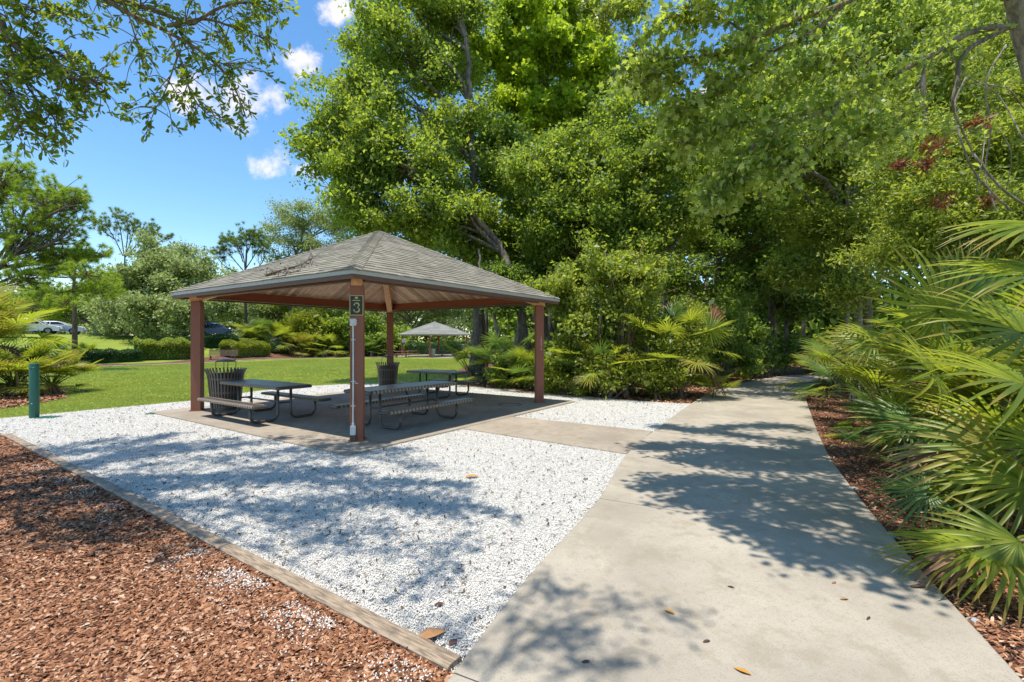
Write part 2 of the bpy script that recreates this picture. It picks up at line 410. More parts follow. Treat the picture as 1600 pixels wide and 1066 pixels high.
def sheet(name, poly, z, m, edge=True):
    """flat sheet over flat ground with its rim turned down"""
    b = MB(); b.prism([tuple(p) for p in poly], z - .03, z)
    return tag(b.build(name, m), kind='structure')
def tsheet(name, pairs, off, m, nn=8, nw=4):
    """strip over sloping terrain between two polylines"""
    A = crom([p[0] for p in pairs], nn); B = crom([p[1] for p in pairs], nn)
    k = nw + 1; V = []
    for a, b in zip(A, B):
        for j in range(k):
            q = a + (b - a) * j / nw; V.append((q[0], q[1], float(hgt(q[0], q[1])) + off))
    Fs = np.array([(i * k + j, i * k + j + 1, (i + 1) * k + j + 1, (i + 1) * k + j) for i in range(len(A) - 1) for j in range(nw)])
    return tag(mesh(name, V, Fs, m, smooth=True), kind='structure')

# path edges (ground metres), left then right
PATH = [((-1.1, .4), (1.3, -.6)), ((-.30, 2.38), (2.02, 1.2)), ((.137, 3.41), (2.55, 2.44)), ((.91, 5.0), (3.12, 3.8)),
        ((1.69, 6.99), (3.85, 5.4)), ((2.58, 8.7), (4.79, 7.27)), ((4.94, 12.9), (6.75, 10.75)), ((6.9, 16.), (8.95, 14.5)),
        ((9., 18.6), (10.9, 17.3)), ((11.1, 20.7), (12.7, 19.1)), ((13.4, 22.6), (15., 20.8)), ((17.5, 25), (18.6, 22.8)), ((24, 28), (25, 25.6))]
NP = 12
PL = crom([p[0] for p in PATH], NP); PR = crom([p[1] for p in PATH], NP)
b = MB(); ztop = .035
joints = {0, 12, 36, 60, 66, 78, 90, 102, 114, 126, 138}
segs = sorted(joints | {len(PL) - 1})
for s0, s1 in zip(segs[:-1], segs[1:]):
    L = PL[s0:s1 + 1].copy(); Rr = PR[s0:s1 + 1].copy()
    gap = .009
    dl = L[1] - L[0]; L[0] += dl / np.linalg.norm(dl) * gap; dr = Rr[1] - Rr[0]; Rr[0] += dr / np.linalg.norm(dr) * gap
    k = len(L); V = []
    for a, c in zip(L, Rr):
        e = (c - a) / np.linalg.norm(c - a) * .012
        V += [(a[0], a[1], 0), (a[0], a[1], ztop - .008), (a[0] + e[0], a[1] + e[1], ztop), (c[0] - e[0], c[1] - e[1], ztop), (c[0], c[1], ztop - .008), (c[0], c[1], 0)]
    Fs = [(i * 6 + j, i * 6 + j + 1, (i + 1) * 6 + j + 1, (i + 1) * 6 + j) for i in range(k - 1) for j in range(5)]
    Fs += [(0, 5, 4, 3, 2, 1), tuple((k - 1) * 6 + j for j in (0, 1, 2, 3, 4, 5))]
    Fs = [f[::-1] for f in Fs]
    b.add(V, Fs)
tag(b.build('path', M['concrete']), kind='structure')
V = []
for a, c in zip(PL, PR): V += [(a[0], a[1], .022), (c[0], c[1], .022)]
tag(mesh('path_base', V, np.array([(2 * i, 2 * i + 1, 2 * i + 3, 2 * i + 2) for i in range(len(PL) - 1)]), M['debris']), kind='structure')

# pavilion frame of reference
S = 1.13333
PC = np.array((-3.326, 11.935)); TH = .187
U_ = np.array((math.sin(TH + math.pi / 4), -math.cos(TH + math.pi / 4)))       # towards camera-right side
U_ = np.array((.826, -.564)); V_ = np.array((.564, .826))
def UV(u, v): return PC + u * U_ + v * V_
SH = 3.63
slab = [UV(SH, -SH), UV(SH, SH), UV(-SH, SH), UV(-SH, -SH)]
b = MB(); b.prism([tuple(p) for p in slab], -.05, .04)
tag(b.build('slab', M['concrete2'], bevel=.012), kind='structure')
# connector walk from slab to path
c1 = G(742, 672, .03); c2 = G(828, 654, .03); c3 = G(1024, 676, .03); c4 = G(982, 708, .03)
n1 = PL; 
def slabedge(p):   # project on slab side u=SH
    d = np.array(p) - PC; return UV(SH + .008, d @ V_)
conn = [slabedge(c1), slabedge(c2), np.array(c3), np.array(c4)]
def nearestL(p):
    i = np.argmin(np.linalg.norm(PL - p, axis=1)); return PL[i]
e = nearestL(conn[2]) ; f = nearestL(conn[3])
b = MB(); b.prism([tuple(conn[0]), tuple(conn[1]), (e[0] - .012, e[1]), (f[0] - .012, f[1])], -.05, .034)
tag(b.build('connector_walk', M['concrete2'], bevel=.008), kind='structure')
CONN = [tuple(conn[0]), tuple(conn[1]), tuple(e), tuple(f)]

tA = np.array(G(703, 1056)); tB = np.array(G(6, 683)); td = (tB - tA) / np.linalg.norm(tB - tA); tn = np.array((-td[1], td[0]))
if tn[1] > 0: tn = -tn     # towards the mulch
far_edge = [G(x, y) for x, y in ((-40, 659), (0, 655), (150, 641), (300, 627), (400, 612), (470, 604.5), (560, 600), (640, 599.5), (700, 601), (740, 604), (870, 617), (1000, 627.5), (1060, 631))]
pathL = [tuple(p) for p in PL if 2.0 < p[1] < 12.75][::-1]
GRAVEL = far_edge + pathL + [tuple(tA), tuple(tB), tuple(tB + td * 2.2)]
sheet('gravel', GRAVEL, .012, M['gravel'])
MULCH = [tuple(tA - td * .02), tuple(tB + td * .1), tuple(tB + td * 6), (-18, 4), (-10, -3), (1.5, -3), (-1.1, .4), (-.30, 2.38)]
sheet('mulch_bed', MULCH, .004, M['mulch'])
# mulch along right side of path and beneath the trees
RB = [tuple(p) for p in PR]
tag(MB().prism([tuple(p) for p in PR[::2]] + [(30, 24), (34, 5), (30, -4), (1.3, -3)], -.03, .008).build('mulch_bed_right', M['mulch']), kind='structure')
woods_edge = [G(x, y) for x, y in ((700, 601), (740, 604), (870, 617), (1000, 627.5), (1060, 631))] + [tuple(p) for p in PL if p[1] > 12.3]
tag(MB().prism([G(690, 596), G(560, 590)][:1] + woods_edge + [(24, 60), (3, 60), (-3, 34)], -.03, .009).build('woodland_floor', M['mulch']), kind='structure')
tag(MB().prism([G(-160, 648), G(-100, 644), G(0, 640), G(60, 631), G(105, 622), G(98, 612), G(60, 606), G(-60, 602), G(-250, 606)], -.03, .010).build('mulch_bed_left', M['mulch']), kind='structure')

# far hedge bed, road on the bank
tsheet('hedge_bed', [(G(x, y), tuple(np.array(G(x, y)) * (1 + k))) for x, y, k in ((60, 574, .08), (200, 571, .07), (300, 567, .09), (420, 561, .10), (520, 558.5, .10), (620, 558, .08))], .03, M['mulch'])
tsheet('kerb_walk', [(G(x, y), G(x, y - .5)) for x, y in ((60, 575.4), (200, 572.2), (300, 568.2), (420, 562.2), (520, 559.6), (620, 558.9))], .05, M['concrete'], 6, 1)
rd = np.array((.86, .51)); rn = np.array((-.51, .86)); rp = np.array((-50., 53.4))
tsheet('road', [(rp + rd * t - rn * 3, rp + rd * t + rn * 4.5) for t in range(-60, 42, 8)], .06, M['asphalt'], 4, 4)
tsheet('pavilion_yard', [(G(600, 557), (-17, 66)), (G(680, 559.5), (-9, 68)), (G(745, 560), (-1, 66))], .04, M['concrete'], 6, 4)

# ------------------------------------------------------------------ gravel stones, mulch chips, debris, grass
def frames(N, up, seed, tilt=1.0):
    r = np.random.default_rng(seed)
    nrm = r.normal(size=(N, 3)) * tilt; nrm[:, 2] += up; nrm /= np.linalg.norm(nrm, axis=1)[:, None]
    t = r.normal(size=(N, 3)); t -= nrm * (t * nrm).sum(1)[:, None]; t /= np.linalg.norm(t, axis=1)[:, None]
    return t, np.cross(nrm, t), nrm
def scatter(P, size, tv, tf, fr):
    t, b_, n_ = fr; N = len(P); k = len(tv); size = np.broadcast_to(np.asarray(size, float).reshape(-1, 1) if np.ndim(size) < 2 else size, (N, 1) if np.ndim(size) < 2 else np.shape(size))
    if size.shape[1] == 1: size = np.repeat(size, 3, 1)
    tv = np.asarray(tv, float)
    V = P[:, None] + (size[:, None, 0:1] * tv[None, :, 0:1]) * t[:, None] + (size[:, None, 1:2] * tv[None, :, 1:2]) * b_[:, None] + (size[:, None, 2:3] * tv[None, :, 2:3]) * n_[:, None]
    Fs = (np.arange(N)[:, None, None] * k + np.asarray(tf)[None]).reshape(-1, np.shape(tf)[1])
    return V.reshape(-1, 3), Fs
def randin(poly, n, seed, near=None):
    r = np.random.default_rng(seed); a = np.array(poly); lo, hi = a.min(0), a.max(0)
    out = np.zeros((0, 2))
    while len(out) < n:
        q = lo + (hi - lo) * r.random((n * 2, 2)); q = q[inpoly(q[:, 0], q[:, 1], poly)]
        if near is not None: q = q[r.random(len(q)) < near(q)]
        out = np.vstack((out, q))
    return out[:n]
BIP = [(0, 0, .8), (1, 0, 0), (-.5, .85, .1), (-.5, -.85, -.1), (.1, 0, -.8)]
BIPF = [(0, 1, 2), (0, 2, 3), (0, 3, 1), (4, 2, 1), (4, 3, 2), (4, 1, 3)]
GN = [p for p in GRAVEL if True]
def visw(q, ref=3.2, p=2.0):
    d = np.maximum(q[:, 1], 1.0); vis = np.abs(q[:, 0]) < 1.12 * q[:, 1] + .4
    return np.minimum(1, (ref / d) ** p) * vis
def off_slab(q):
    d = q - PC; uu = d @ U_; vv = d @ V_
    return ~((np.abs(uu) < SH + .02) & (np.abs(vv) < SH + .02)) & ~inpoly(q[:, 0], q[:, 1], CONN)
q = randin(GN, 240000, 11, visw); q = q[off_slab(q)]
r = np.random.default_rng(12); sz = r.uniform(.003, .0082, (len(q), 3)) * (1 + q[:, 1:2] * .04)
P = np.column_stack((q, .014 + r.random(len(q)) * .010))
V, Fs = scatter(P, sz, BIP, BIPF, frames(len(P), 0, 13)); tag(mesh('gravel_stones', V, Fs, M['stone']), 'loose white marble chips covering the ground around the pavilion', 'gravel', kind='stuff')
# stones spilled over the timber onto the mulch
r = np.random.default_rng(21); N = 3000
tt = r.random(N) ** .8 * 2.6; dd = np.abs(r.normal(0, .16, N)) + .07
far = r.random(N) < .18; tt = np.where(far, 4 + r.random(N) * 3.4, tt)
q = tA + td * tt[:, None] + tn * dd[:, None]
keep = (np.sin(q[:, 0] * 9) + np.sin(q[:, 1] * 13 + 2) + r.normal(0, .8, N)) > .1; q = q[keep]
V, Fs = scatter(np.column_stack((q, .022 + r.random(len(q)) * .012)), r.uniform(.004, .011, (len(q), 3)), BIP, BIPF, frames(len(q), 0, 22))
tag(mesh('spilled_gravel', V, Fs, M['stone']), 'white chips spilled over the timber edging onto red mulch', 'gravel', kind='stuff')
CH = [(-1, -.35, 0), (-.2, -.5, .12), (1, -.25, 0), (.8, .35, .02), (-.1, .5, .15), (-.9, .4, 0)]
CHF = [(0, 1, 4, 5), (1, 2, 3, 4)]
def chips(name, poly, n, seed, near, z, size=(.005, .024), label=None):
    q = randin(poly, n, seed, near); r = np.random.default_rng(seed + 1)
    s = r.uniform(size[0], size[1], len(q)) * (1 + q[:, 1] * .03)
    asp = r.uniform(.3, 1.1, len(q)); sz = np.column_stack((s, s * asp, s))
    P = np.column_stack((q, z + r.random(len(q)) * .022))
    V, Fs = scatter(P, sz, CH, CHF, frames(len(P), 1, seed + 2, .32))
    tag(mesh(name, V, Fs, M['chip']), label, 'mulch', kind='stuff')
chips('mulch_chips', MULCH, 190000, 31, lambda q: visw(q, 3.0, 1.8), .006, label='red brown bark chips covering the near bed left of the timber')
RBED = [tuple(p) for p in PR[::2] if p[1] < 21] + [(17, 19), (12, 6), (6, 1), (1.4, -.6)]
chips('mulch_chips', RBED, 40000, 41, lambda q: visw(q, 3.0, 1.5), .010, label='red brown bark chips under the palmettos right of the path')
WB = woods_edge[:4] + [tuple(p) for p in PL if 12.3 < p[1] < 23] + [(12, 24), (4, 19), (-1, 20)]
chips('mulch_chips', WB, 16000, 51, None, .011, (.02, .05), label='brown leaf litter on the woodland floor left of the path')
LB = [G(-100, 645), G(0, 640), G(60, 631), G(105, 622), G(98, 612), G(0, 605)]
chips('mulch_chips', LB, 9000, 61, None, .012, (.02, .05), label='red brown bark chips under the palmettos at the far left')
# dark debris on gravel
q = randin(GN, 6500, 71, lambda q: visw(q, 4.5, 1.1)); q = q[off_slab(q)]; r = np.random.default_rng(72)
V, Fs = scatter(np.column_stack((q, .026 + r.random(len(q)) * .006)), np.column_stack((r.uniform(.006, .024, len(q)), r.uniform(.005, .014, len(q)), r.uniform(.004, .01, len(q)))) * (1 + .04 * q[:, 1:2]), CH, CHF, frames(len(q), 1, 73, .3))
tag(mesh('leaf_debris', V, Fs, M['debris']), 'small dark scraps of leaf and twig scattered on white gravel', 'debris', kind='stuff')
# grass blades over the near part of the lawn
LAWN = [G(-60, 660)] + far_edge[1:8] + [G(700, 601), G(735, 600), G(760, 590), G(750, 562), G(600, 560), G(460, 562), G(300, 569), G(60, 575.5), G(-120, 577)]
LBED = [G(-160, 648), G(-100, 644), G(0, 640), G(60, 631), G(105, 622), G(98, 612), G(60, 606), G(-60, 602), G(-250, 606)]
q = randin(LAWN, 150000, 81, lambda q: np.minimum(1, (13 / q[:, 1]) ** 1.7)); q = q[~inpoly(q[:, 0], q[:, 1], LBED)]; r = np.random.default_rng(82)
P = np.column_stack((q, hgt(q[:, 0], q[:, 1])))
V, Fs = scatter(P, np.column_stack((r.uniform(.025, .05, len(q)) * (1 + .02 * q[:, 1]), r.uniform(.006, .012, len(q)) * (1 + .03 * q[:, 1]), np.ones(len(q)))), [(0, -1, 0), (0, 1, 0), (1, 0, 0)], [(0, 1, 2)],
    (lambda N: (lambda a, t: (t, np.cross(a, t), a))(*(lambda rr: (np.column_stack((np.cos(rr), np.sin(rr), 0 * rr)), (lambda t: t / np.linalg.norm(t, axis=1)[:, None])(np.column_stack((-np.sin(rr) * 1.3, np.cos(rr) * 1.3, np.ones(N))))))(r.random(N) * 6.28)))(len(q)))
tag(mesh('grass', V, Fs, M['blade']), 'short mown lawn grass between the gravel and the hedge', 'grass', kind='stuff')

# ------------------------------------------------------------------ timber edging
L_tot = float(np.linalg.norm(tB - tA)); cuts = [0, 2.45, 4.9, 7.3, L_tot]
names = ['weathered timber edging beam nearest the camera, touching the concrete path', 'second timber edging beam from the camera, half under tree shade',
         'third timber edging beam from the camera between gravel and shaded mulch', 'last timber edging beam, ending near the green bollard side']
for i in range(4):
    a0 = tA + td * (cuts[i] + .004); a1 = tA + td * (cuts[i + 1] - .004); wv = -tn * .092
    b = MB(); r_ = random.Random(i); nseg = 14; V = []
    for k in range(nseg + 1):
        q = a0 + (a1 - a0) * k / nseg; j = lambda s=.004: r_.uniform(-s, s)
        zt = .050 + j(.003)
        prof = [(tn * .012, -.03), (tn * (.012 + j()), zt - .012), (tn * (.0) + wv * .05, zt), (wv * .95, zt + j(.002)), (wv * (1.05 + j()), zt - .012), (wv * 1.05, -.03)]
        V += [(q[0] + w_[0], q[1] + w_[1], z) for w_, z in prof]
    Fs = [(k * 6 + j, k * 6 + j + 1, (k + 1) * 6 + j + 1, (k + 1) * 6 + j) for k in range(nseg) for j in range(5)] + [(0, 1, 2, 3, 4, 5), tuple(nseg * 6 + j for j in (5, 4, 3, 2, 1, 0))]
    ang = math.atan2(td[1], td[0]); o = mesh('timber_edging', V, Fs, M['timber'])
    c = np.array((*(a0 + a1) / 2, 0)); Rm = Matrix.Rotation(-ang, 4, 'Z') @ Matrix.Translation(-Vector(c)); o.data.transform(Rm); o.location = c; o.rotation_euler.z = ang
    tag(o, names[i], 'timber edging', 'timbers edging the gravel')

# ------------------------------------------------------------------ pavilions
def pavilion(name, label, C, th, zb, near, mats, group):
    root = empty(name, (C[0], C[1], zb), label, 'picnic shelter', group, th)
    # local frame: the four corners lie on the axes, front corner on -Y
    E = 3.304; rt2 = math.sqrt(.5)
    u = np.array((rt2, -rt2)); v = np.array((rt2, rt2))   # side axes
    ze = 2.79; za = 4.414; sl = (za - ze) / E
    dirs = [(u, v), (v, -u), (-u, -v), (-v, u)]            # (outward, along)
    # shingled roof
    b = MB(); rr = random.Random(5); expo = .145 if near else .5
    slope = math.hypot(E, za - ze); nrow = int(round(slope / expo)); expo = slope / nrow
    Eo = E + .02
    for o_, a_ in dirs:
        nvec = np.array((o_[0] * sl, o_[1] * sl, 1)); nvec /= np.linalg.norm(nvec)
        for k in range(nrow):
            f0 = k / nrow; f1 = min(1, (k + 1) / nrow)
            d0 = Eo * (1 - f0); d1 = Eo * (1 - f1)
            s = -d0; 
            while s < d0 - 1e-4:
                wd = rr.choice((.15, .2, .28, .33)) if near else 1.5
                s2 = min(d0, s + wd)
                t0 = max(-d1, min(d1, s)); t1 = max(-d1, min(d1, s2))
                th_ = (.010 + rr.choice((0, .004, .006))) if near else .010
                P = [np.array((*(o_ * d0 + a_ * s), ze + (Eo - d0) * sl)) + nvec * th_, np.array((*(o_ * d0 + a_ * s2), ze + (Eo - d0) * sl)) + nvec * th_,
                     np.array((*(o_ * d1 + a_ * t1), ze + (Eo - d1) * sl)) + nvec * .003, np.array((*(o_ * d1 + a_ * t0), ze + (Eo - d1) * sl)) + nvec * .003,
                     np.array((*(o_ * d0 + a_ * s), ze + (Eo - d0) * sl)) - nvec * .01, np.array((*(o_ * d0 + a_ * s2), ze + (Eo - d0) * sl)) - nvec * .01]
                g = .002
                b.add(P, [(0, 1, 2, 3), (4, 5, 1, 0), (4, 0, 3), (1, 5, 2)])
                s = s2
    roof = b.build('roof', mats['shingle'], root, local=True)
    # hip caps
    b = MB()
    for k in range(4):
        a = -math.pi / 2 + k * math.pi / 2; d = np.array((math.cos(a), math.sin(a))); p = np.array((-d[1], d[0]))
        Rc = E / rt2; ncap = 34 if near else 8
        for j in range(ncap):
            r0 = Rc * (1 - j / ncap) ; r1 = Rc * (1 - (j + 1.15) / ncap); r1 = max(r1, 0)
            z0 = ze + (Rc - r0) / Rc * (za - ze) + .034; z1 = ze + (Rc - r1) / Rc * (za - ze) + .020
            wv = .13; dr = wv * sl * .0 + .035
            V = [(*(d * r0 + p * wv), z0 - .045), (*(d * r0), z0), (*(d * r0 - p * wv), z0 - .045), (*(d * r1 + p * wv), z1 - .045), (*(d * r1), z1), (*(d * r1 - p * wv), z1 - .045)]
            b.add(V, [(0, 1, 4, 3), (1, 2, 5, 4), (0, 2, 1)])
    b.build('hip_cap', mats['shingle'], root, local=True)
    # fascia: drip edge over a brown board, four mitred sides each
    def ring(nm, r0, r1, z0, z1, m):
        bb = MB(); V = []
        for k in range(4):
            a = -math.pi / 2 + k * math.pi / 2
            for rr_, z in ((r0, z0), (r1, z0), (r1, z1), (r0, z1)): V.append((rr_ * math.cos(a) / rt2, rr_ * math.sin(a) / rt2, z))
        Fs = []
        for k in range(4):
            n_ = (k + 1) % 4
            for j in range(4): Fs.append((k * 4 + j, n_ * 4 + j, n_ * 4 + (j + 1) % 4, k * 4 + (j + 1) % 4))
        bb.add(V, [f[::-1] for f in Fs]); return bb.build(nm, m, root, local=True)
    ring('drip_edge', E - .02, E + .012, 2.722, 2.796, mats['drip'])
    ring('fascia', E - .05, E - .008, 2.655, 2.725, mats['fascia'])
    # board ceiling
    b = MB(); rr = random.Random(3)
    Ei = E - .05; zc = 2.70
    for o_, a_ in dirs:
        s = -Ei; wd = .135 if near else .6
        while s < Ei - .01:
            s2 = min(Ei, s + wd); g = .006
            a, c = s + g, s2 - g
            if a < 0 < c: pts = [(a, Ei), (c, Ei), (c, abs(c)), (0, .0), (a, abs(a))]
            else: pts = [(a, Ei), (c, Ei), (c, abs(c)), (a, abs(a))]
            V = [(*(o_ * d + a_ * t), zc + (Ei - d) * sl) for t, d in pts]; m_ = len(V)
            V2 = [(x, y, z + .02) for x, y, z in V]
            b.add(V + V2, [tuple(range(m_)), tuple(range(2 * m_ - 1, m_ - 1, -1))] + [(i, i + m_, (i + 1) % m_ + m_, (i + 1) % m_) for i in range(m_)])
            s = s2
    b.build('ceiling', mats['board'], root, local=True)
    if near:
        b = MB(); V = [(*(o_ * (E - .06)), 0) for o_, a_ in dirs]
        V = [((E - .06) / rt2 * math.cos(k * math.pi / 2), (E - .06) / rt2 * math.sin(k * math.pi / 2), 2.74) for k in range(4)] + [(0, 0, 2.74 + (E - .06) * sl)]
        b.add(V, [(0, 1, 4), (1, 2, 4), (2, 3, 4), (3, 0, 4)]); b.build('roof_deck', M['bark'], root, local=True)
    r = 2.915 / rt2
    zp = 2.60
    for k in range(4):
        a = -math.pi / 2 + k * math.pi / 2; d = np.array((math.cos(a), math.sin(a)))
        # post: hollow square section with the faces across the diagonal
        b = MB(); b.box((*(d * r), zp / 2 + .02), (.21, .21, zp - .04), rz=a)
        po = b.build('post', mats['post'], root, local=True, bevel=.008)
        if near:
            b = MB(); b.box((*(d * r), .052), (.26, .26, .02), rz=a)
            mesh('base_plate', np.concatenate(b.V), b.F, mats['beam'], po, local=True)
        # hip rafter from the eave corner to the apex
        p = np.array((-d[1], d[0])) * .082; z_of = lambda q: 2.70 + (Ei / rt2 - q) * sl * rt2
        V = []
        for q, dz0, dz1 in ((E / rt2 - .12, -.05, 0), (r + .14, -.05, 0), (r + .138, -.235, 0), (r - .12, -.29, 0), (.02, -.19, 0)):
            z = z_of(q)
            for sgn in (1, -1):
                V += [(*(d * q + p * sgn), z + dz0 - (.0)), (*(d * q + p * sgn), z + (-.002 if q < 4 else .0))]
        # profile: tail tapers up to the eave corner
        Fs = []
        for i in (0, 4, 8, 12):
            Fs += [(i, i + 4, i + 5, i + 1), (i + 2, i + 3, i + 7, i + 6), (i, i + 2, i + 6, i + 4), (i + 1, i + 5, i + 7, i + 3)]
        Fs += [(0, 1, 3, 2), (16, 18, 19, 17)]
        b = MB(); b.add(V, Fs); b.build('hip_rafter', mats['rafter'], root, local=True)
    # eave beams between the posts, with a pale lower lip
    hb = 2.915
    for o_, a_ in dirs:
        ln = 2 * hb - .20; rz = math.atan2(a_[1], a_[0])
        b = MB(); b.box((*(o_ * hb), 2.80), (ln, .09, .20), rz=rz); bo = b.build('beam', mats['beam'], root, local=True)
        b = MB(); b.box((*(o_ * hb), 2.685), (ln, .13, .024), rz=rz); mesh('flange', np.concatenate(b.V), b.F, mats['fascia'], bo, local=True)
    # turnbuckle-less steel collar at the apex
    b = MB(); b.lathe([(.001, 4.0), (.14, 4.0), (.14, 4.22), (.001, 4.22)], 8); b.build('apex_collar', mats['rafter'], root, local=True)
    return root
MN = dict(shingle=M['shingle'], drip=M['drip'], fascia=M['fascia'], board=M['board'], rafter=M['rafter'], post=M['post'], beam=M['beam'])
pav = pavilion('picnic_shelter', 'open picnic shelter with brown posts, shingled hip roof and number 3 sign', PC, TH, 0.04 - .04, True, MN, 'park picnic shelters')
rp_ = 2.915 / math.sqrt(.5)
# sign with the number 3, conduit and boxes on the front post (face at local y = -(rp+.105))
yf = -(rp_ + .105)
sb = MB(); sb.box((0, yf - .006, 2.262), (.215, .012, .33)); sg = sb.build('sign_plate', M['gold'], pav, local=True)
sb = MB(); sb.box((0, yf - .014, 2.262), (.190, .006, .305)); mesh('sign_face', np.concatenate(sb.V), sb.F, M['sign_dark'], sg, local=True)
def text(name, s, size, loc, rot, m, parent, ext=.003):
    cu = bpy.data.curves.new(name, 'FONT'); cu.body = s; cu.size = size; cu.align_x = 'CENTER'; cu.align_y = 'CENTER'; cu.extrude = ext; cu.offset = size * .02
    t_ = bpy.data.objects.new(name, cu); COL.objects.link(t_); me = bpy.data.meshes.new_from_object(t_.evaluated_get(bpy.context.evaluated_depsgraph_get())); 
    bpy.data.objects.remove(t_); me.materials.clear(); me.materials.append(m); o = obj(name, me, parent); o.location = loc; o.rotation_euler = rot; return o
# a serif figure 3 as an outline sweep
def three(cx_, cz, h):
    w_ = h * .6; P = []
    a1 = [(cx_ + w_ * .42 * math.cos(a), cz + h * .25 + h * .23 * math.sin(a)) for a in np.linspace(R(165), R(-80), 16)]
    a2 = [(cx_ + w_ * .48 * math.cos(a), cz - h * .23 + h * .25 * math.sin(a)) for a in np.linspace(R(80), R(-165), 16)]
    return a1, a2
b = MB(); a1, a2 = three(0, 2.225, .155)
for arc in (a1, a2):
    n_ = len(arc); V = []
    for i, (x, z) in enumerate(arc):
        f_ = i / (n_ - 1); wd = .006 + .016 * math.exp(-((f_ - .5) / .28) ** 2)
        c0 = (0, (arc[i][1]));  j0 = max(0, i - 1); j1 = min(n_ - 1, i + 1)
        tx, tz = arc[j1][0] - arc[j0][0], arc[j1][1] - arc[j0][1]; l_ = math.hypot(tx, tz); nx_, nz_ = -tz / l_, tx / l_
        for s_ in (-1, 1):
            for yy in (yf - .020, yf - .017): V.append((x + nx_ * wd * s_ * .55, yy, z + nz_ * wd * s_ * .55))
    Fs = []
    for i in range(n_ - 1):
        q = i * 4
        Fs += [(q, q + 4, q + 6, q + 2), (q + 1, q + 3, q + 7, q + 5), (q, q + 1, q + 5, q + 4), (q + 2, q + 6, q + 7, q + 3)]
    b.add(V, Fs)
for (x, z) in ((a1[0][0] + .006, a1[0][1] - .004), (a2[-1][0] + .006, a2[-1][1] + .004)):
    V = [(x + .012 * math.cos(a), yy, z + .012 * math.sin(a)) for yy in (yf - .0205, yf - .017) for a in np.arange(10) * .628]
    b.add(V, [tuple(range(10))[::-1]] + [(i, (i + 1) % 10, 10 + (i + 1) % 10, 10 + i) for i in range(10)])
mesh('digit', np.concatenate(b.V), b.F, M['gold'], sg, local=True)
b = MB()   # small leaf-like emblem and a caption bar above the figure
V = [(.030 * math.cos(a) * (1 if math.sin(a) < 0 else .9), yf - .0185, 2.385 + .018 * math.sin(a)) for a in np.arange(12) * R(30)]
b.add(V, [tuple(range(12))[::-1]]); b.box((0, yf - .018, 2.342), (.12, .002, .012)); mesh('emblem', np.concatenate(b.V), b.F, M['gold'], sg, local=True)
b = MB(); b.box((-.052, yf - .028, 1.985), (.095, .055, .115)); b.box((-.004, yf - .03, 1.965), (.03, .03, .03)); b.box((-.004, yf - .03, 2.01), (.03, .03, .03)); b.box((-.052, yf - .0605, 1.985), (.07, .01, .085))
b.build('outlet_box', M['conduit'], pav, local=True, bevel=.004)
b = MB(); b.tube([(-.052, yf - .02, 1.93), (-.050, yf - .02, 1.2), (-.052, yf - .02, .33)], .0125, 10); b.lathe([(.02, .30), (.02, .34), (.013, .35)], 10, (-.052, yf - .02, 0))
for z in (1.70, 1.02, .62): b.box((-.052, yf - .004, z), (.075, .012, .014))
b.box((.0, yf - .004, .99), (.05, .01, .012))
b.build('conduit', M['conduit'], pav, local=True)
b = MB(); b.box((-.052, yf - .03, .225), (.085, .06, .15)); b.build('junction_box', M['conduit'], pav, local=True, bevel=.006)
b = MB(); b.box((-.052, yf - .03, .10), (.09, .06, .09)); b.build('junction_box', M['metal_dark'], pav, local=True, bevel=.006)
# painted number on the right post, characters one below another; worn towards the bottom
rd_ = np.array((math.cos(0), math.sin(0)))
for i, ch in enumerate('76860114'):
    text('number', ch, .062, (rp_ + .03, -.107, 1.775 - i * .048), (R(90), 0, 0), M['numpaint'], pav, .001)
# fallen branch lying on the roof
root = empty('fallen_branch', (0, 0, 0), 'dead twiggy branch lying on the left slope of the near shelter roof', 'branch')
def roofpt(px, py):
    """point of the left front roof plane seen at a pixel"""
    k = np.array(((px - 800) / F, 1, -(py - HZ) / F)); o0 = np.array((0, 0, H))
    n2 = -V_; sl = (4.414 - 2.79) / 3.304
    # plane: z = 2.79 + (3.304 - (p-PC).n2)*sl
    A = k[2] + sl * (k[:2] @ n2); B = 2.79 + (3.304 - ((o0[:2] - PC) @ n2)) * sl - H
    t = B / A; p = o0 + k * t; return p
b = MB(); P0 = [roofpt(x, y) + np.array((0, 0, z)) for x, y, z in ((415, 434, .05), (440, 428, .07), (462, 421, .06), (480, 414, .08), (486, 404, .16), (484, 398, .22))]
root.location = P0[0]
b.tube(crom(P0, 4), np.linspace(.028, .008, 21), 6)
for pts in (((440, 428, .07), (455, 430, .05), (470, 428, .06)), ((462, 421, .06), (478, 420, .1), (492, 416, .1)), ((430, 431, .06), (420, 426, .1), (405, 428, .06)), ((480, 414, .08), (490, 410, .1), (500, 405, .12)), ((450, 425, .07), (445, 434, .04), (425, 438, .04))):
    b.tube([roofpt(x, y) + np.array((0, 0, z)) for x, y, z in pts], [.014, .009, .004], 5)
b.build('limb', M['bark'], root)
q = np.concatenate([np.array([roofpt(x + random.gauss(0, 9), y + random.gauss(0, 3)) for _ in range(26)]) for x, y in ((430, 432), (455, 426), (475, 418))]); q[:, 2] += np.random.default_rng(4).uniform(.03, .10, len(q))
V, Fs = scatter(q, .05, [(0, 0, 0), (.5, .25, .1), (1, 0, 0), (.5, -.25, .1)], [(0, 1, 2, 3)], frames(len(q), .6, 4)); mesh('dry_leaves', V, Fs, M['debris'], root)

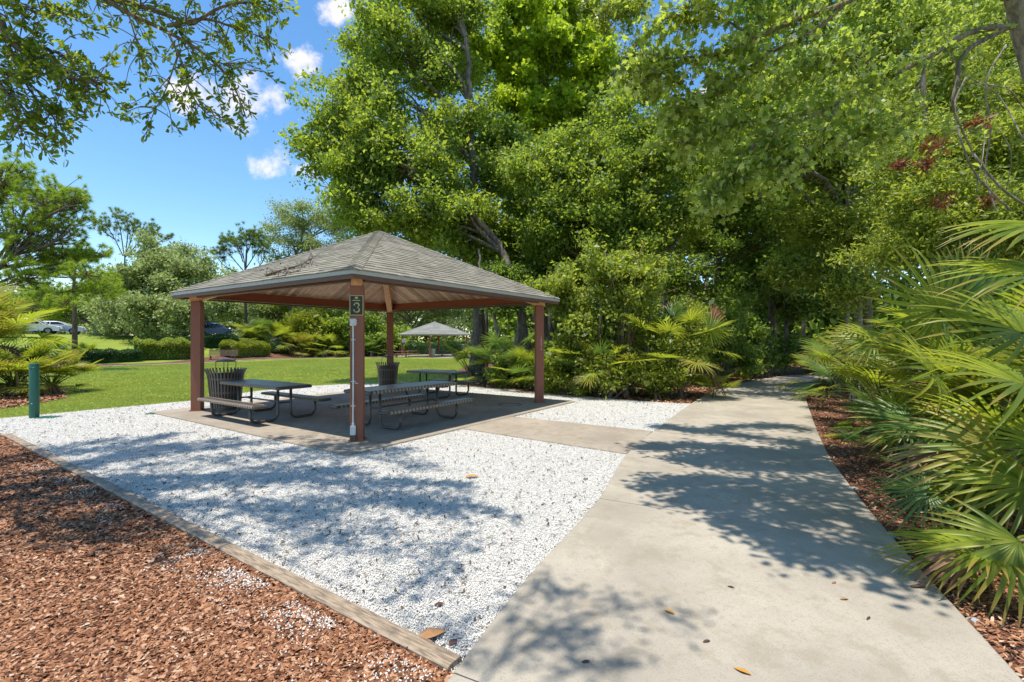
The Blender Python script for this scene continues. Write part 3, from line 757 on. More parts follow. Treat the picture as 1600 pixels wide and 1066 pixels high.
# ------------------------------------------------------------------ picnic tables
def slat_strip(prof, x0, x1, th=.006):
    """a bar bent along prof [(y,z)...]"""
    p = np.array(prof, float); t = np.gradient(p, axis=0); t /= np.linalg.norm(t, axis=1)[:, None]; nn = np.column_stack((-t[:, 1], t[:, 0]))
    q = p + nn * th; V = [(x, y, z) for (y, z), (y2, z2) in zip(p, q) for x, y, z in ((x0, y, z), (x1, y, z), (x1, y2, z2), (x0, y2, z2))]
    m = len(p); Fs = []
    for i in range(m - 1):
        for j in range(4): Fs.append((i * 4 + j, i * 4 + (j + 1) % 4, (i + 1) * 4 + (j + 1) % 4, (i + 1) * 4 + j))
    Fs += [(3, 2, 1, 0), tuple((m - 1) * 4 + j for j in range(4))]; return V, [f[::-1] for f in Fs]
def board(L, Wd, z, name, m, mr, root, c=0., r=.035, pitch=.088, wd=.050):
    """perforated sheet whose long edges are wrapped by rounded ribs"""
    h = Wd / 2; b = MB(); b.box((0, c, z - .012), (L, Wd - 2 * r, .012))
    for y in (c - h * .45, c + h * .45): b.box((0, y, z - .03), (L - .04, .03, .022))
    for sx_ in (-1, 1): b.tube([(sx_ * L / 2, c - h + r * .5, z - r), (sx_ * L / 2, c + h - r * .5, z - r)], r * .85, 10)
    for sy in (-1, 1): b.tube([(-L / 2, c + sy * (h - r), z - r), (L / 2, c + sy * (h - r), z - r)], r * .72, 8)
    top = b.build(name, m, root, local=True)
    n_ = int(L / pitch)
    arc = [(math.sin(a), math.cos(a)) for a in np.linspace(-.9, 2.6, 10)]
    for sy in (-1, 1):
        b = MB(); x = -n_ * pitch / 2
        for i in range(n_):
            prof = [(c + sy * (h - r + r * s_), z - r + r * k_) for s_, k_ in arc]
            if sy > 0: prof = prof[::-1]
            V, Fs = slat_strip(prof, x + (pitch - wd) / 2, x + (pitch + wd) / 2, .004); b.add(V, Fs); x += pitch
        mesh('edge_rib', np.concatenate(b.V), b.F, mr, top, local=True)
def picnic_table(label, uv, L, fs, ang, mats=(M['metal_dark'], M['metal_dark']), zg=.04, loc=None):
    p = UV(*uv) if loc is None else loc
    root = empty('picnic_table', (p[0], p[1], zg), label, 'picnic table', 'picnic tables under the near shelter' if loc is None else 'picnic tables at the far shelter', ang)
    z0 = .735; zb = .405; off = .70; tr = .027
    mr = M['table_rib'] if mats[0] is M['metal_dark'] else mats[0]; board(L, .76, z0, 'table_top', mats[0], mr, root, 0., .04)
    for s_ in (-1, 1): board(L, .28, zb, 'bench_seat', mats[0], mr, root, off * s_, .036)
    for sx_ in (-1, 1):
        for s_ in (-1, 1):
            x = sx_ * fs / 2; rc = .13
            P = [(x, s_ * .14, z0 - .03), (x, s_ * .14, .027 + rc)] + [(x, s_ * (.14 + rc - rc * math.cos(a)), .027 + rc - rc * math.sin(a)) for a in np.linspace(.2, math.pi / 2, 6)] + \
                [(x, s_ * (off - rc + rc * math.sin(a)), .027 + rc - rc * math.cos(a)) for a in np.linspace(0, math.pi / 2 - .2, 6)] + [(x, s_ * off, .027 + rc), (x, s_ * off, zb - .028)]
            MB().tube(P, tr, 10).build('leg', mats[1], root, local=True, smooth=True)
        b = MB(); b.tube([(sx_ * fs / 2, -.15, z0 - .05), (sx_ * fs / 2, .15, z0 - .05)], .02, 8); b.tube([(sx_ * fs / 2, -.13, .36), (sx_ * fs / 2, .13, .36)], .018, 8)
        b.build('cross_brace', mats[1], root, local=True)
    b = MB(); b.tube([(-fs / 2, 0, .36), (fs / 2, 0, .36)], .018, 8); b.build('stretcher', mats[1], root, local=True)
    return root
aU = math.atan2(U_[1], U_[0]); aV = math.atan2(V_[1], V_[0])
picnic_table('dark metal picnic table at the left, beside the large slatted bin', (-.80, -2.48), 2.36, 1.6, aU)
picnic_table('dark metal picnic table nearest the camera, right of the front post', (2.2, -1.18), 2.36, 1.55, aV)
picnic_table('dark metal picnic table at the back of the shelter, farthest from camera', (-.36, 2.50), 1.83, 1.2, aU)

# ------------------------------------------------------------------ litter bins
def bin_(label, x, y, k, lid=True, m=M['metal_bin'], group='slatted litter bins under the near shelter', zg=.04, kz=1.0):
    root = empty('litter_bin', (x, y, zg), label, 'litter bin', group); hz_ = .98 * k * kz
    prof = [(.315, .06), (.33, .25), (.35, .5), (.37, .72), (.39, .84), (.425, .93), (.45, .975), (.462, .97)]
    b = MB(); n_ = 34
    for i in range(n_):
        a = 2 * math.pi * i / n_; ca, sa = math.cos(a), math.sin(a)
        P = [(r_ * k, z * k * kz) for r_, z in prof]
        hw = .018 * k
        V = []
        for r_, z in P:
            for dr in (0, .008): V += [((r_ - dr) * ca + hw * sa, (r_ - dr) * sa - hw * ca, z), ((r_ - dr) * ca - hw * sa, (r_ - dr) * sa + hw * ca, z)]
        Fs = []
        for j in range(len(P) - 1):
            q = j * 4; e = q + 4
            Fs += [(q, q + 1, e + 1, e), (q + 2, e + 2, e + 3, q + 3), (q, e, e + 2, q + 2), (q + 1, q + 3, e + 3, e + 1)]
        b.add(V, Fs)
    b.build('slat_body', m, root, local=True)
    b = MB()
    for r_, z in ((.307, .08), (.337, .42), (.364, .74)): b.lathe([(r_ * k, z * k * kz - .02), (r_ * k, z * k * kz + .02), (r_ * k - .006, z * k * kz + .02), (r_ * k - .006, z * k * kz - .02)], 32)
    b.build('band', m, root, local=True)
    MB().lathe([(.001, .05), (.28 * k, .05), (.325 * k, .86 * k * kz), (.30 * k, .86 * k * kz), (.26 * k, .1), (.001, .1)], 28).build('liner', M['liner'], root, local=True, smooth=True)
    MB().lathe([(.001, .0), (.24 * k, .0), (.24 * k, .055), (.001, .055)], 24).build('base', m, root, local=True)
    if lid:
        MB().lathe([(.215 * k, 1.135 * k * kz), (.22 * k, 1.145 * k * kz), (.18 * k, 1.175 * k * kz), (.10 * k, 1.20 * k * kz), (.001, 1.21 * k * kz), ], 28).lathe([(.215 * k, 1.135 * k * kz), (.001, 1.14 * k * kz)], 28).build('rain_bonnet', m, root, local=True, smooth=True)
        for i in range(4):
            b = MB(); a = R(20 + 90 * i); b.tube([(.21 * k * math.cos(a), .21 * k * math.sin(a), 1.14 * k * kz), (.21 * k * math.cos(a), .21 * k * math.sin(a), .86 * k * kz)], .008, 6)
            b.build('bonnet_support', m, root, local=True)
    return root
bin_('large dark slatted bin with domed lid beside the left shelter post', -6.82, 11.35, 1.0)
bin_('smaller dark slatted bin with domed lid in front of the back shelter post', -3.98, 15.25, .86, kz=1.12)

# ------------------------------------------------------------------ bollard, valve cover, drain
g = G(53.5, 654)
root = empty('bollard', (g[0], g[1], 0), 'round green bollard post standing in gravel at the far left', 'bollard')
hb = 86 * g[1] / F
MB().lathe([(.084, -.02), (.084, hb - .02), (.080, hb - .004), (.07, hb), (.001, hb)], 32).build('post_shaft', M['green_pvc'], root, local=True, autosmooth=True)
MB().lathe([(.085, hb - .10), (.089, hb - .095), (.089, hb - .085), (.085, hb - .08), (.084, hb - .08)], 32).build('cap_ring', M['green_pvc'], root, local=True)
b = MB(); b.box((.03, -.084, .33), (.018, .012, .018)); b.build('bolt', M['conduit'], root, local=True)
for (px, py, lb, s_) in ((76, 653.5, 'flat green irrigation valve cover in gravel beside the bollard', 1.), (236, 648, 'small green valve cover flush with gravel near the slab corner', .5)):
    g = G(px, py); root = empty('valve_cover', (g[0], g[1], .012), lb, 'valve cover', 'green valve covers in the gravel', R(8))
    b = MB(); b.box((0, 0, .008), (.32 * s_, .24 * s_, .03)); b.build('lid', M['green_pvc'], root, local=True, bevel=.004)
    b = MB(); b.box((0, 0, .002), (.36 * s_, .28 * s_, .03)); b.build('rim_frame', M['green_pvc'], root, local=True, bevel=.003)
g = G(797, 632.5, .04); root = empty('drain_cover', (g[0], g[1], .04), 'round flush drain cover in the slab near the right post', 'drain cover')
MB().lathe([(.001, .004), (.24, .004), (.25, .0)], 40).build('cover_disc', M['concrete2'], root, local=True)
MB().lathe([(.262, .0), (.262, .006), (.29, .006), (.29, .0)], 40).build('cover_rim', M['debris'], root, local=True)

# ------------------------------------------------------------------ far shelter and its furniture
MF = dict(shingle=M['shingle_far'], drip=M['drip'], fascia=M['drip'], board=M['board'], rafter=M['rafter'], post=M['post'], beam=M['beam'])
FC = (-9.95, 61.2); zf = float(hgt(*FC)) + .05
pf = pavilion('picnic_shelter', 'distant picnic shelter with pale grey hip roof across the lawn', FC, 0.02, zf, False, MF, 'park picnic shelters')
b = MB(); b.box((-rp_ + .22, -.12, 1.98), (.5, .02, .45)); so = b.build('sign_plate', M['whitepaint'], pf, local=True)
b = MB(); b.box((-rp_ + .22, -.134, 1.96), (.42, .006, .07)); mesh('sign_band', np.concatenate(b.V), b.F, M['car_blue'], so, local=True)
def pt(px, Y): X = (px - 800) / F * Y; return (X, Y)
picnic_table('small red picnic table left of the distant shelter, on its left side', None, 1.6, 1.1, .1, (M['table_red'],) * 2, zf, pt(627, 57.5))
picnic_table('small red picnic table under the distant shelter, left of its front post', None, 1.6, 1.1, .2, (M['table_red'],) * 2, zf, pt(646, 59))
picnic_table('dark picnic table under the distant shelter, right of its front post', None, 2.2, 1.5, 0, (M['metal_dark'],) * 2, zf, pt(700, 60))
bin_('grey bin against the front post of the distant shelter', *pt(675, 57.6), 1.05, False, M['pole'], 'bins at the distant shelter', zf)
bin_('dark bin right of the distant shelter by the tree trunk', *pt(725, 59), 1.15, False, M['metal_bin'], 'bins at the distant shelter', zf)

# bench in the hedge bed
g = G(340, 564); root = empty('park_bench', (g[0], g[1] + .8, float(hgt(*g)) + .03), 'low brown slatted bench in front of the dark hedge', 'bench', None, .35)
b = MB()
for i in range(4): b.box((0, -.18 + i * .12, .45), (2.4, .09, .035))
b.build('seat', M['seat_wood'], root, local=True)
b = MB()
for i in range(4): b.box((0, .27 + i * .02, .56 + i * .12), (2.4, .03, .09))
b.build('backrest', M['seat_wood'], root, local=True)
for sx_ in (-1, 1):
    b = MB(); b.box((sx_ * 1.0, 0, .22), (.06, .45, .44)); b.build('leg', M['metal_dark'], root, local=True)

# ------------------------------------------------------------------ cars on the bank road
def car(name, label, px, Y, paint, suv=False):
    X = (px - 800) / F * Y; z = float(hgt(X, Y)) + .06
    root = empty(name, (X, Y, z), label, 'car', 'cars on the road above the bank', math.atan2(.51, .86))
    hgt_ = 1.62 if suv else 1.42; L = 4.75; Wd = .90
    lower = [(-2.36, .30), (-2.38, .62), (-2.30, .95 if suv else .98), (-1.75, 1.02), (.80, .98), (1.95, .84), (2.30, .72), (2.38, .5), (2.33, .28)]
    arch = lambda cx_: [(cx_ + .38 * math.cos(a), .30 + .36 * math.sin(a)) for a in np.linspace(0, math.pi, 9)]
    prof = lower + arch(1.45) + arch(-1.40)
    V = []; n_ = len(prof)
    for y, k in ((-Wd, .0), (-Wd + .0, 0), (Wd, 0)):
        pass
    b = MB(); ys = (-Wd + .10, -Wd, Wd, Wd - .10)
    V = [(x * (.985 if abs(y) < Wd else 1), y, z_ + (.03 if abs(y) < Wd and z_ > .8 else 0)) for y in ys for x, z_ in prof]
    Fs = [tuple(j * n_ + i for i in range(n_)) for j in (0, 3)]
    Fs[1] = Fs[1][::-1]
    for j in range(3):
        for i in range(n_): Fs.append((j * n_ + i, (j + 1) * n_ + i, (j + 1) * n_ + (i + 1) % n_, j * n_ + (i + 1) % n_))
    b.add(V, Fs); b.build('body', paint, root, local=True, bevel=.02)
    # glasshouse: lower rail to roof
    if suv: lo = (-2.10, 1.15); ro = (-1.75, .25)
    else: lo = (-1.85, 1.15); ro = (-1.05, .15)
    b = MB(); nseg = 8
    def loop(x0, x1, y, z_): return [(x0, -y, z_), (x1, -y, z_), (x1, y, z_), (x0, y, z_)]
    V = loop(lo[0], lo[1], Wd - .06, .98) + loop(ro[0], ro[1], Wd - .24, hgt_ - .05)
    b.add(V, [(0, 1, 5, 4), (1, 2, 6, 5), (2, 3, 7, 6), (3, 0, 4, 7), (4, 5, 6, 7)]); b.build('windows', M['glass'], root, local=True)
    b = MB(); V = loop(ro[0] - .08, ro[1] + .08, Wd - .21, hgt_ - .075) + loop(ro[0] + .12, ro[1] - .1, Wd - .30, hgt_)
    b.add(V, [(0, 1, 5, 4), (1, 2, 6, 5), (2, 3, 7, 6), (3, 0, 4, 7), (4, 5, 6, 7), (3, 2, 1, 0)]); b.build('roof', paint, root, local=True, bevel=.02)
    b = MB()
    for sy in (-1, 1):
        for xa, xb in ((lo[0], ro[0]), (lo[1], ro[1]), ((lo[0] + lo[1]) / 2 - .1, (ro[0] + ro[1]) / 2), (lo[0] + .75, ro[0] + .45)):
            b.tube([(xa, sy * (Wd - .055), .97), (xb, sy * (Wd - .235), hgt_ - .05)], .035, 6)
    b.build('pillar', paint, root, local=True)
    for cx_ in (1.45, -1.40):
        for sy in (-1, 1):
            b = MB(); V = []
            def ringv(r_, y): return [(cx_ + r_ * math.cos(a), sy * y, .33 + r_ * math.sin(a)) for a in np.arange(20) * R(18)]
            V = ringv(.20, .905) + ringv(.30, .915) + ringv(.33, .88) + ringv(.33, .68)
            Fs = [(j * 20 + i, j * 20 + (i + 1) % 20, (j + 1) * 20 + (i + 1) % 20, (j + 1) * 20 + i) for j in range(3) for i in range(20)]
            b.add(V, Fs); wh = b.build('wheel', M['rubber'], root, local=True)
            b = MB(); V = ringv(.20, .90) + [(cx_, sy * .87, .33)]
            b.add(V, [(i, (i + 1) % 20, 20) for i in range(20)]); mesh('rim', np.concatenate(b.V), b.F, M['rim'], wh, local=True)
    for sy in (-1, 1):
        b = MB(); b.box((2.22, sy * .68, .68), (.24, .36, .12)); b.build('headlight', M['lampwhite'], root, local=True)
        b = MB(); b.box((-2.30, sy * .70, .82), (.14, .34, .14)); b.build('tail_light', M['lampred'], root, local=True)
        b = MB(); b.box((.85, sy * 1.0, 1.02), (.12, .16, .11)); b.build('mirror', paint, root, local=True, bevel=.02)
    return root
car('parked_car', 'white saloon car on the bank road seen behind a pine trunk', 90, 53.4, M['car_white'])
car('parked_car', 'dark blue car on the bank road beside the left shelter post', 337, 60.6, M['car_blue'], True)
car('parked_car', 'second pale car behind the white saloon, half hidden by palmettos', 50, 53.0 - 2.2, M['car_white'], True)
X, Y = -59.0, 59.5
root = empty('lamp_post', (X, Y, float(hgt(X, Y))), 'plain grey metal pole behind the cars at far left', 'lamp post')
MB().tube([(0, 0, -.1), (0, 0, 3.5), (0, 0, 6.8)], [.16, .14, .12], 12).build('shaft', M['pole'], root, local=True)
b = MB(); b.tube([(0, 0, 6.7), (.5, -.3, 6.95), (1.2, -.6, 7.0)], .05, 8); b.build('arm', M['pole'], root, local=True)
b = MB(); b.box((1.5, -.75, 6.97), (.7, .28, .12), rz=-.5); b.build('lamp_head', M['pole'], root, local=True, bevel=.03)

# ------------------------------------------------------------------ fallen leaves and rocks
LF = [(0, 0, 0), (.22, .13, .03), (.55, .2, .06), (.85, .1, .03), (1, 0, .0), (.85, -.1, .05), (.55, -.2, .09), (.22, -.13, .04)]
def fleaf(px, py, ln, ang, m, label, zz=.039, k=1., kind='fallen leaves on the path'):
    g = G(px, py, .035); V = np.array(LF) * ln; V[:, 1] *= k; V[:, 2] *= 1.2; V[:, 0] -= ln / 2
    V = np.vstack((V[:1], V[1:])); c = V.mean(0)
    Fs = [(0, 1, 7), (1, 2, 6, 7), (2, 3, 5, 6), (3, 4, 5)]
    o = mesh('fallen_leaf', V, Fs, M[m]); o.location = (g[0], g[1], zz); o.rotation_euler = (0, 0, ang); tag(o, label, 'leaf', kind)
fleaf(1160, 1050, .085, -.7, 'leaf_fallen2', 'orange fallen leaf on concrete at the bottom of the photo')
fleaf(1046, 957, .07, -.8, 'leaf_fallen2', 'orange narrow leaf on the path right of the leafy shadow')
fleaf(1142, 918, .05, -.5, 'leaf_fallen3', 'small dark leaf in the middle of the sunlit path')
fleaf(1319, 937, .06, .1, 'leaf_fallen', 'tan leaf on the right part of the sunlit path')
fleaf(1303, 911, .05, .5, 'leaf_fallen', 'small tan leaf just above another near the path right side')
fleaf(1434, 918, .11, .05, 'leaf_fallen3', 'reddish dark leaf in palm shadow at the path right edge', k=.8)
fleaf(1357, 967, .06, .6, 'leaf_fallen3', 'thin dark leaf low on the right of the sunlit path', k=.5)
fleaf(1104, 1003, .05, .3, 'leaf_fallen3', 'dark crumpled leaf below the leafy shadow tip')
fleaf(915, 1035, .05, .2, 'leaf_fallen3', 'dark leaf inside the leafy shadow at the bottom left of path')
fleaf(672, 992, .20, .5, 'leaf_fallen', 'large tan dry leaf on white gravel near the timber', .03, 1.3, 'fallen leaves on the gravel')
fleaf(655, 1004, .14, .2, 'leaf_fallen', 'brown dry leaf on gravel under the large tan leaf', .035, 1.2, 'fallen leaves on the gravel')
fleaf(708, 1002, .07, 1.0, 'leaf_fallen3', 'dark red leaf on gravel right of the large tan leaf', .03, 1.5, 'fallen leaves on the gravel')
fleaf(686, 943, .07, .3, 'leaf_fallen3', 'dark red leaf on gravel above the large tan leaf', .03, 1.5, 'fallen leaves on the gravel')
fleaf(737, 744, .2, .3, 'leaf_fallen2', 'dry brown tuft on open gravel in front of the shelter', .03, 1.2, 'fallen leaves on the gravel')
def rock(px, py, s_, label):
    g = G(px, py); bm = bmesh.new(); bmesh.ops.create_icosphere(bm, subdivisions=2, radius=s_); rr = random.Random(px)
    for v_ in bm.verts: v_.co *= rr.uniform(.82, 1.12); v_.co.z *= .6
    me = bpy.data.meshes.new('rock'); bm.to_mesh(me); bm.free(); me.materials.append(M['rock']); o = obj('rock', me); o.location = (g[0], g[1], s_ * .3); tag(o, label, 'rock', 'grey rocks by the path')
rock(1522, 973, .035, 'small pale grey rock in mulch under the palmetto fan')
rock(1393, 840, .05, 'pale grey rock at the right edge of the path')
rock(1335, 766, .045, 'grey rock farther up the right edge of the path')

# ------------------------------------------------------------------ vegetation toolkit
QL = ([(0, 0, 0), (.5, .30, .10), (1, 0, -.06), (.5, -.30, .10)], [(0, 1, 2, 3)])
OL = ([(0, 0, 0), (.35, .15, .05), (.75, .17, .03), (1, 0, -.05), (.75, -.17, .03), (.35, -.15, .05)], [(0, 1, 2, 3), (0, 3, 4, 5)])
ML = ([(0, 0, 0), (.18, .12, .0), (.12, .48, .05), (.42, .30, .02), (.55, .55, .06), (.62, .22, 0), (1.0, 0, -.08), (.62, -.22, 0), (.55, -.55, .06), (.42, -.30, .02), (.12, -.48, .05), (.18, -.12, 0)],
      [(0, 1, 2, 3), (3, 4, 5, 0), (0, 5, 6, 7), (7, 8, 9, 0), (0, 9, 10, 11)])
def lattice(P, s):
    return np.sin(P[:, 0] * s + 1.3 * np.sin(P[:, 1] * s * .7)) + np.sin(P[:, 1] * s * 1.1 + 1.7 * np.sin(P[:, 2] * s * .8)) + np.sin(P[:, 2] * s * 1.3 + np.sin(P[:, 0] * s))
def foliage(blobs, n, size, tm, seed, per=11, sig=.22, up=.4, gap=-.75, gs=1.8, shell=.1, flat=.8, droop=0., sub=20):
    """leaf sprays gathered in ragged, outward reaching branch clusters around each mass -> verts, faces, spray centres"""
    r = np.random.default_rng(seed); B0 = []; A0 = []
    for bx_, by_, bz_, br_ in [b[:4] for b in blobs]:
        for _ in range(sub):
            d = r.normal(size=3); d[2] *= .8; d /= np.linalg.norm(d); k = br_ * (.15 + .95 * r.random() ** .6)
            B0.append((bx_ + d[0] * k, by_ + d[1] * k, bz_ + d[2] * k * .95, br_ * r.uniform(.14, .36))); a = d + r.normal(0, .35, 3) + np.array((0, 0, .1)); A0.append(a / np.linalg.norm(a))
    B = np.array(B0); A = np.array(A0); wgt = B[:, 3] ** 1.8; wgt /= wgt.sum(); ns = max(1, n // per); out = []
    cnt = 0
    while cnt < ns:
        k = r.choice(len(B), ns, p=wgt); d = r.normal(size=(ns, 3)); d /= np.linalg.norm(d, axis=1)[:, None]
        rad = (shell + (1 - shell) * r.random(ns) ** .55) * B[k, 3]
        q = d * rad[:, None] * .72; q[:, 2] *= flat
        q += A[k] * (r.uniform(-1.5, 1.35, ns) * B[k, 3])[:, None]
        p = B[k, :3] + q
        ok = (lattice(p, gs) + r.normal(0, .45, ns) > gap) & (p[:, 2] > .05 + hgt(p[:, 0], p[:, 1])); p = p[ok]; out.append(p); cnt += len(p)
    C = np.concatenate(out)[:ns]
    P = np.repeat(C, per, 0) + r.normal(0, sig, (len(C) * per, 3)) * np.array((1, 1, .6)); P[:, 2] -= droop * np.abs(r.normal(0, sig, len(P)))
    sz = size * np.exp(r.normal(0, .34, len(P)))
    V, Fs = scatter(P, sz, tm[0], tm[1], frames(len(P), up, seed + 1))
    return V, Fs, C
def limbset(trunk, blobs, C, seed, r0, k=5, twigs=5, tr=.02):
    """limbs from the trunk to each mass, then twigs to its sprays"""
    r = np.random.default_rng(seed); VV = []; FF = []; n_ = 0
    def put(P, rad, kk):
        nonlocal n_
        V, Fq = tube(P, rad, kk); VV.append(V); FF.append(Fq + n_); n_ += len(V)
    T = np.array(trunk)
    for b in blobs:
        c = np.array(b[:3]); 
        # attach at the trunk point lower than the mass
        z = T[:, 2]; tgt = min(max(z[0] + .25 * (z[-1] - z[0]), c[2] - .9 * np.linalg.norm(c[:2] - T[-1, :2]) * .6 - b[3] * .5), z[-1])
        i = int(np.argmin(np.abs(z - tgt))); a = T[i]
        L_ = np.linalg.norm(c - a); m1 = a + (c - a) * .35 + r.normal(0, .06 * L_, 3) + np.array((0, 0, .07 * L_)); m2 = a + (c - a) * .7 + r.normal(0, .06 * L_, 3) + np.array((0, 0, .06 * L_))
        P = crom([a, m1, m2, c], 4); rr_ = max(.03, r0 * (.55 - .25 * i / len(T)) * min(1.3, b[3] / 2 + .4))
        put(P, np.linspace(rr_, rr_ * .35, len(P)), k)
        near = C[np.linalg.norm(C - c, axis=1) < b[3] * 1.15]
        if len(near):
            for q in near[r.choice(len(near), min(twigs, len(near)), replace=False)]:
                s_ = P[r.integers(len(P) // 2, len(P))]; mid = (s_ + q) / 2 + r.normal(0, .12 * np.linalg.norm(q - s_), 3)
                put(crom([s_, mid, q], 3), np.linspace(max(.012, rr_ * .35), tr * .4, 7), 4)
    return np.concatenate(VV), np.concatenate(FF)
def tree(label, base, pts, r0, blobs, n, size, leaf, bk='bark', tm=QL, seed=1, name='tree', cat='tree', group=None, twigs=5, **kw):
    """base (x,y); pts: trunk polyline above the base (x,y,z)"""
    z0 = float(hgt(*base)); root = empty(name, (base[0], base[1], z0), label, cat, group)
    T = crom([(base[0], base[1], z0 - .15)] + list(pts), 6); r = np.random.default_rng(seed)
    T[1:, :2] += r.normal(0, r0 * .12, (len(T) - 1, 2))
    f_ = np.linspace(0, 1, len(T)); rad = r0 * (1 - .65 * f_) * (1 + .5 * np.exp(-f_ * 14))
    V, Fs, C = foliage(blobs, n, size, tm, seed, **kw)
    tv, tf = tube(T, rad, 10); lv, lf = limbset(T, blobs, C, seed + 5, r0, twigs=twigs)
    mesh('trunk', tv, tf, M[bk], root, smooth=True)
    mesh('limbs', lv, lf, M[bk], root, smooth=True)
    mesh('crown', V, Fs, M[leaf], root)
    return root
def PB(*L):
    """masses given as pixel x, pixel y, distance, pixel radius"""
    return [(*W(x, y, Y), rp * Y / F) for x, y, Y, rp in L]
def onground(px, Y): return ((px - 800) / F * Y, Y)
GM = 'trees behind the shelter'

# ---- big dark oaks behind the shelter
tree('tallest dark oak behind the shelter with straight trunk right of its roof peak', onground(745, 21), [W(747, 470, 21), W(742, 330, 21), W(735, 180, 21), W(730, 60, 21)], .30,
     PB((600, 60, 21, 62), (650, 20, 22, 70), (570, 130, 21, 60), (640, 130, 21, 75), (700, 110, 22, 70), (700, 30, 22, 60), (560, 200, 20, 66), (640, 220, 20, 78), (720, 220, 21, 75),
        (590, 60, 21, 50), (680, 290, 20, 78), (740, 340, 20, 70), (660, 340, 20.5, 48), (735, 395, 20, 46), (770, 280, 21, 66), (650, -40, 22, 70), (720, -30, 22, 70)), 95700, 0.134, 'leaf_oak', seed=101, group=GM)
tree('leaning oak whose bright left crown overhangs the shelter roof', onground(832, 18), [W(822, 540, 18), W(805, 450, 18), W(770, 370, 18.5), W(690, 300, 18.5), W(610, 262, 19)], .20,
     PB((520, 180, 19, 42), (505, 235, 19, 36), (540, 280, 19, 45), (500, 290, 19, 22), (575, 320, 19, 52), (600, 250, 19, 55), (640, 290, 19, 55), (560, 230, 19, 45), (700, 320, 18.5, 60), (640, 350, 18.5, 45), (548, 330, 19, 30), (530, 120, 19.5, 32)), 52200, 0.139, 'leaf_oak', seed=102, group=GM)
tree('slender grey trunk tree directly behind the right half of the shelter roof', onground(852, 20.5), [W(852, 480, 20.5), W(850, 350, 20.5), W(848, 260, 20.5)], .15,
     PB((860, 300, 20.5, 62), (820, 380, 20.5, 56), (880, 400, 20, 60), (910, 330, 20.5, 60), (800, 440, 20, 45)), 36975, 0.128, 'leaf_dark', seed=103, group=GM)
tree('pale grey trunk tree seen just left of the right shelter post', onground(800, 23), [W(815, 480, 23), W(800, 400, 23), W(795, 300, 23)], .22,
     PB((790, 330, 23, 70), (778, 400, 23, 42), (830, 430, 23, 50), (800, 250, 23.5, 60)), 32625, 0.139, 'leaf_dark', 'bark_pale', seed=104, group=GM)
tree('crooked thin tree bending left between shelter posts', onground(798, 17.6), [W(792, 570, 17.6), W(778, 520, 17.6), (W(765, 470, 17.6)), W(752, 430, 17.6), W(748, 390, 17.8)], .11,
     PB((765, 415, 18, 24), (795, 450, 18, 28), (780, 480, 17.6, 14)), 10875, 0.116, 'leaf_dark', 'bark_pale', seed=105, group=GM)
# ---- bright yellow green maple high in the middle
tree('bright yellow green maple rising high in the middle of the skyline', onground(815, 26), [W(818, 420, 26), W(817, 300, 26), W(815, 225, 26), W(812, 190, 26)], .19,
     PB((780, 70, 26, 58), (830, 50, 26, 62), (880, 80, 26, 58), (920, 120, 26, 46), (850, 130, 26, 62), (790, 140, 26, 55), (900, 170, 26, 40), (740, 100, 26, 42), (800, 15, 26.5, 34), (860, 30, 26.5, 36), (835, 190, 26, 42), (770, 200, 26, 36)), 65250, 0.180, 'leaf_bright', 'bark', ML, seed=106, group=GM, gap=-.45, twigs=7)
tree('thin many-stemmed tree with sparse leaves right of the bright maple', onground(905, 27), [W(905, 400, 27), W(900, 240, 27), W(895, 150, 27)], .13,
     PB((930, 50, 27, 50), (880, 20, 27, 36), (960, 20, 27, 46), (975, 90, 27, 48), (930, 140, 27, 36), (900, 190, 27, 44), (950, 210, 27, 46), (1000, 150, 27, 42)), 26100, 0.163, 'leaf_shrub', 'twig', seed=107, group=GM, gap=-.1, twigs=9)
# ---- the glossy dark oak right of the shelter
tree('broad glossy oak with dense dark crown above the right shelter post', onground(985, 18.5), [W(975, 500, 18.5), W(955, 430, 18.5), W(940, 350, 18.5), W(935, 270, 18.5)], .21,
     PB((880, 250, 18.5, 60), (940, 240, 18.5, 66), (1000, 260, 18, 62), (900, 320, 18, 62), (960, 320, 18, 68), (1030, 320, 18, 60), (870, 380, 18, 46), (930, 400, 17.5, 56), (1000, 400, 17.5, 56), (1060, 370, 18, 46), (830, 270, 18.5, 42), (970, 190, 19, 44), (1040, 240, 19, 50)), 91350, 0.116, 'leaf_oak', seed=108, group=GM, gap=-.7)
# ---- trees left of and around the tunnel
tree('dark dense tree left of where the path enters the woods', onground(1120, 24), [W(1120, 470, 24), W(1125, 380, 24), W(1130, 300, 24)], .2,
     PB((1100, 380, 24, 62), (1160, 350, 24, 66), (1120, 290, 24, 60), (1190, 430, 23, 52), (1130, 450, 23, 46), (1180, 270, 25, 60), (1080, 440, 22, 42), (1230, 350, 25, 60)), 56550, 0.139, 'leaf_dark', seed=109, group=GM)
tree('tree with brown trunk standing in the dark tunnel at the path end', onground(1208, 27), [W(1206, 500, 27), W(1208, 420, 27), W(1212, 350, 27)], .26,
     PB((1210, 400, 27, 60), (1260, 380, 27, 60), (1160, 400, 27.5, 50), (1240, 300, 27, 70), (1240, 455, 27, 40)), 34800, 0.151, 'leaf_dark', seed=110, group=GM)
tree('tall tree whose crown roofs over the far bend of the path', (12.4, 16.6), [(12.3, 16.7, 4), (11.6, 17, 7), (10.8, 17.4, 9)], .2,
     [(8.6, 16.6, 8.2, 1.9), (10.4, 18.6, 8.6, 2.2), (7.2, 15.0, 8.0, 1.6), (12.0, 20.5, 9.0, 2.4), (9.6, 15.0, 8.6, 1.8), (14.0, 22.0, 8.6, 2.4), (11.5, 17.2, 9.6, 2.2), (6.6, 13.6, 8.4, 1.2)], 30000, .13, 'leaf_oak', seed=116, group='trees right of the path')
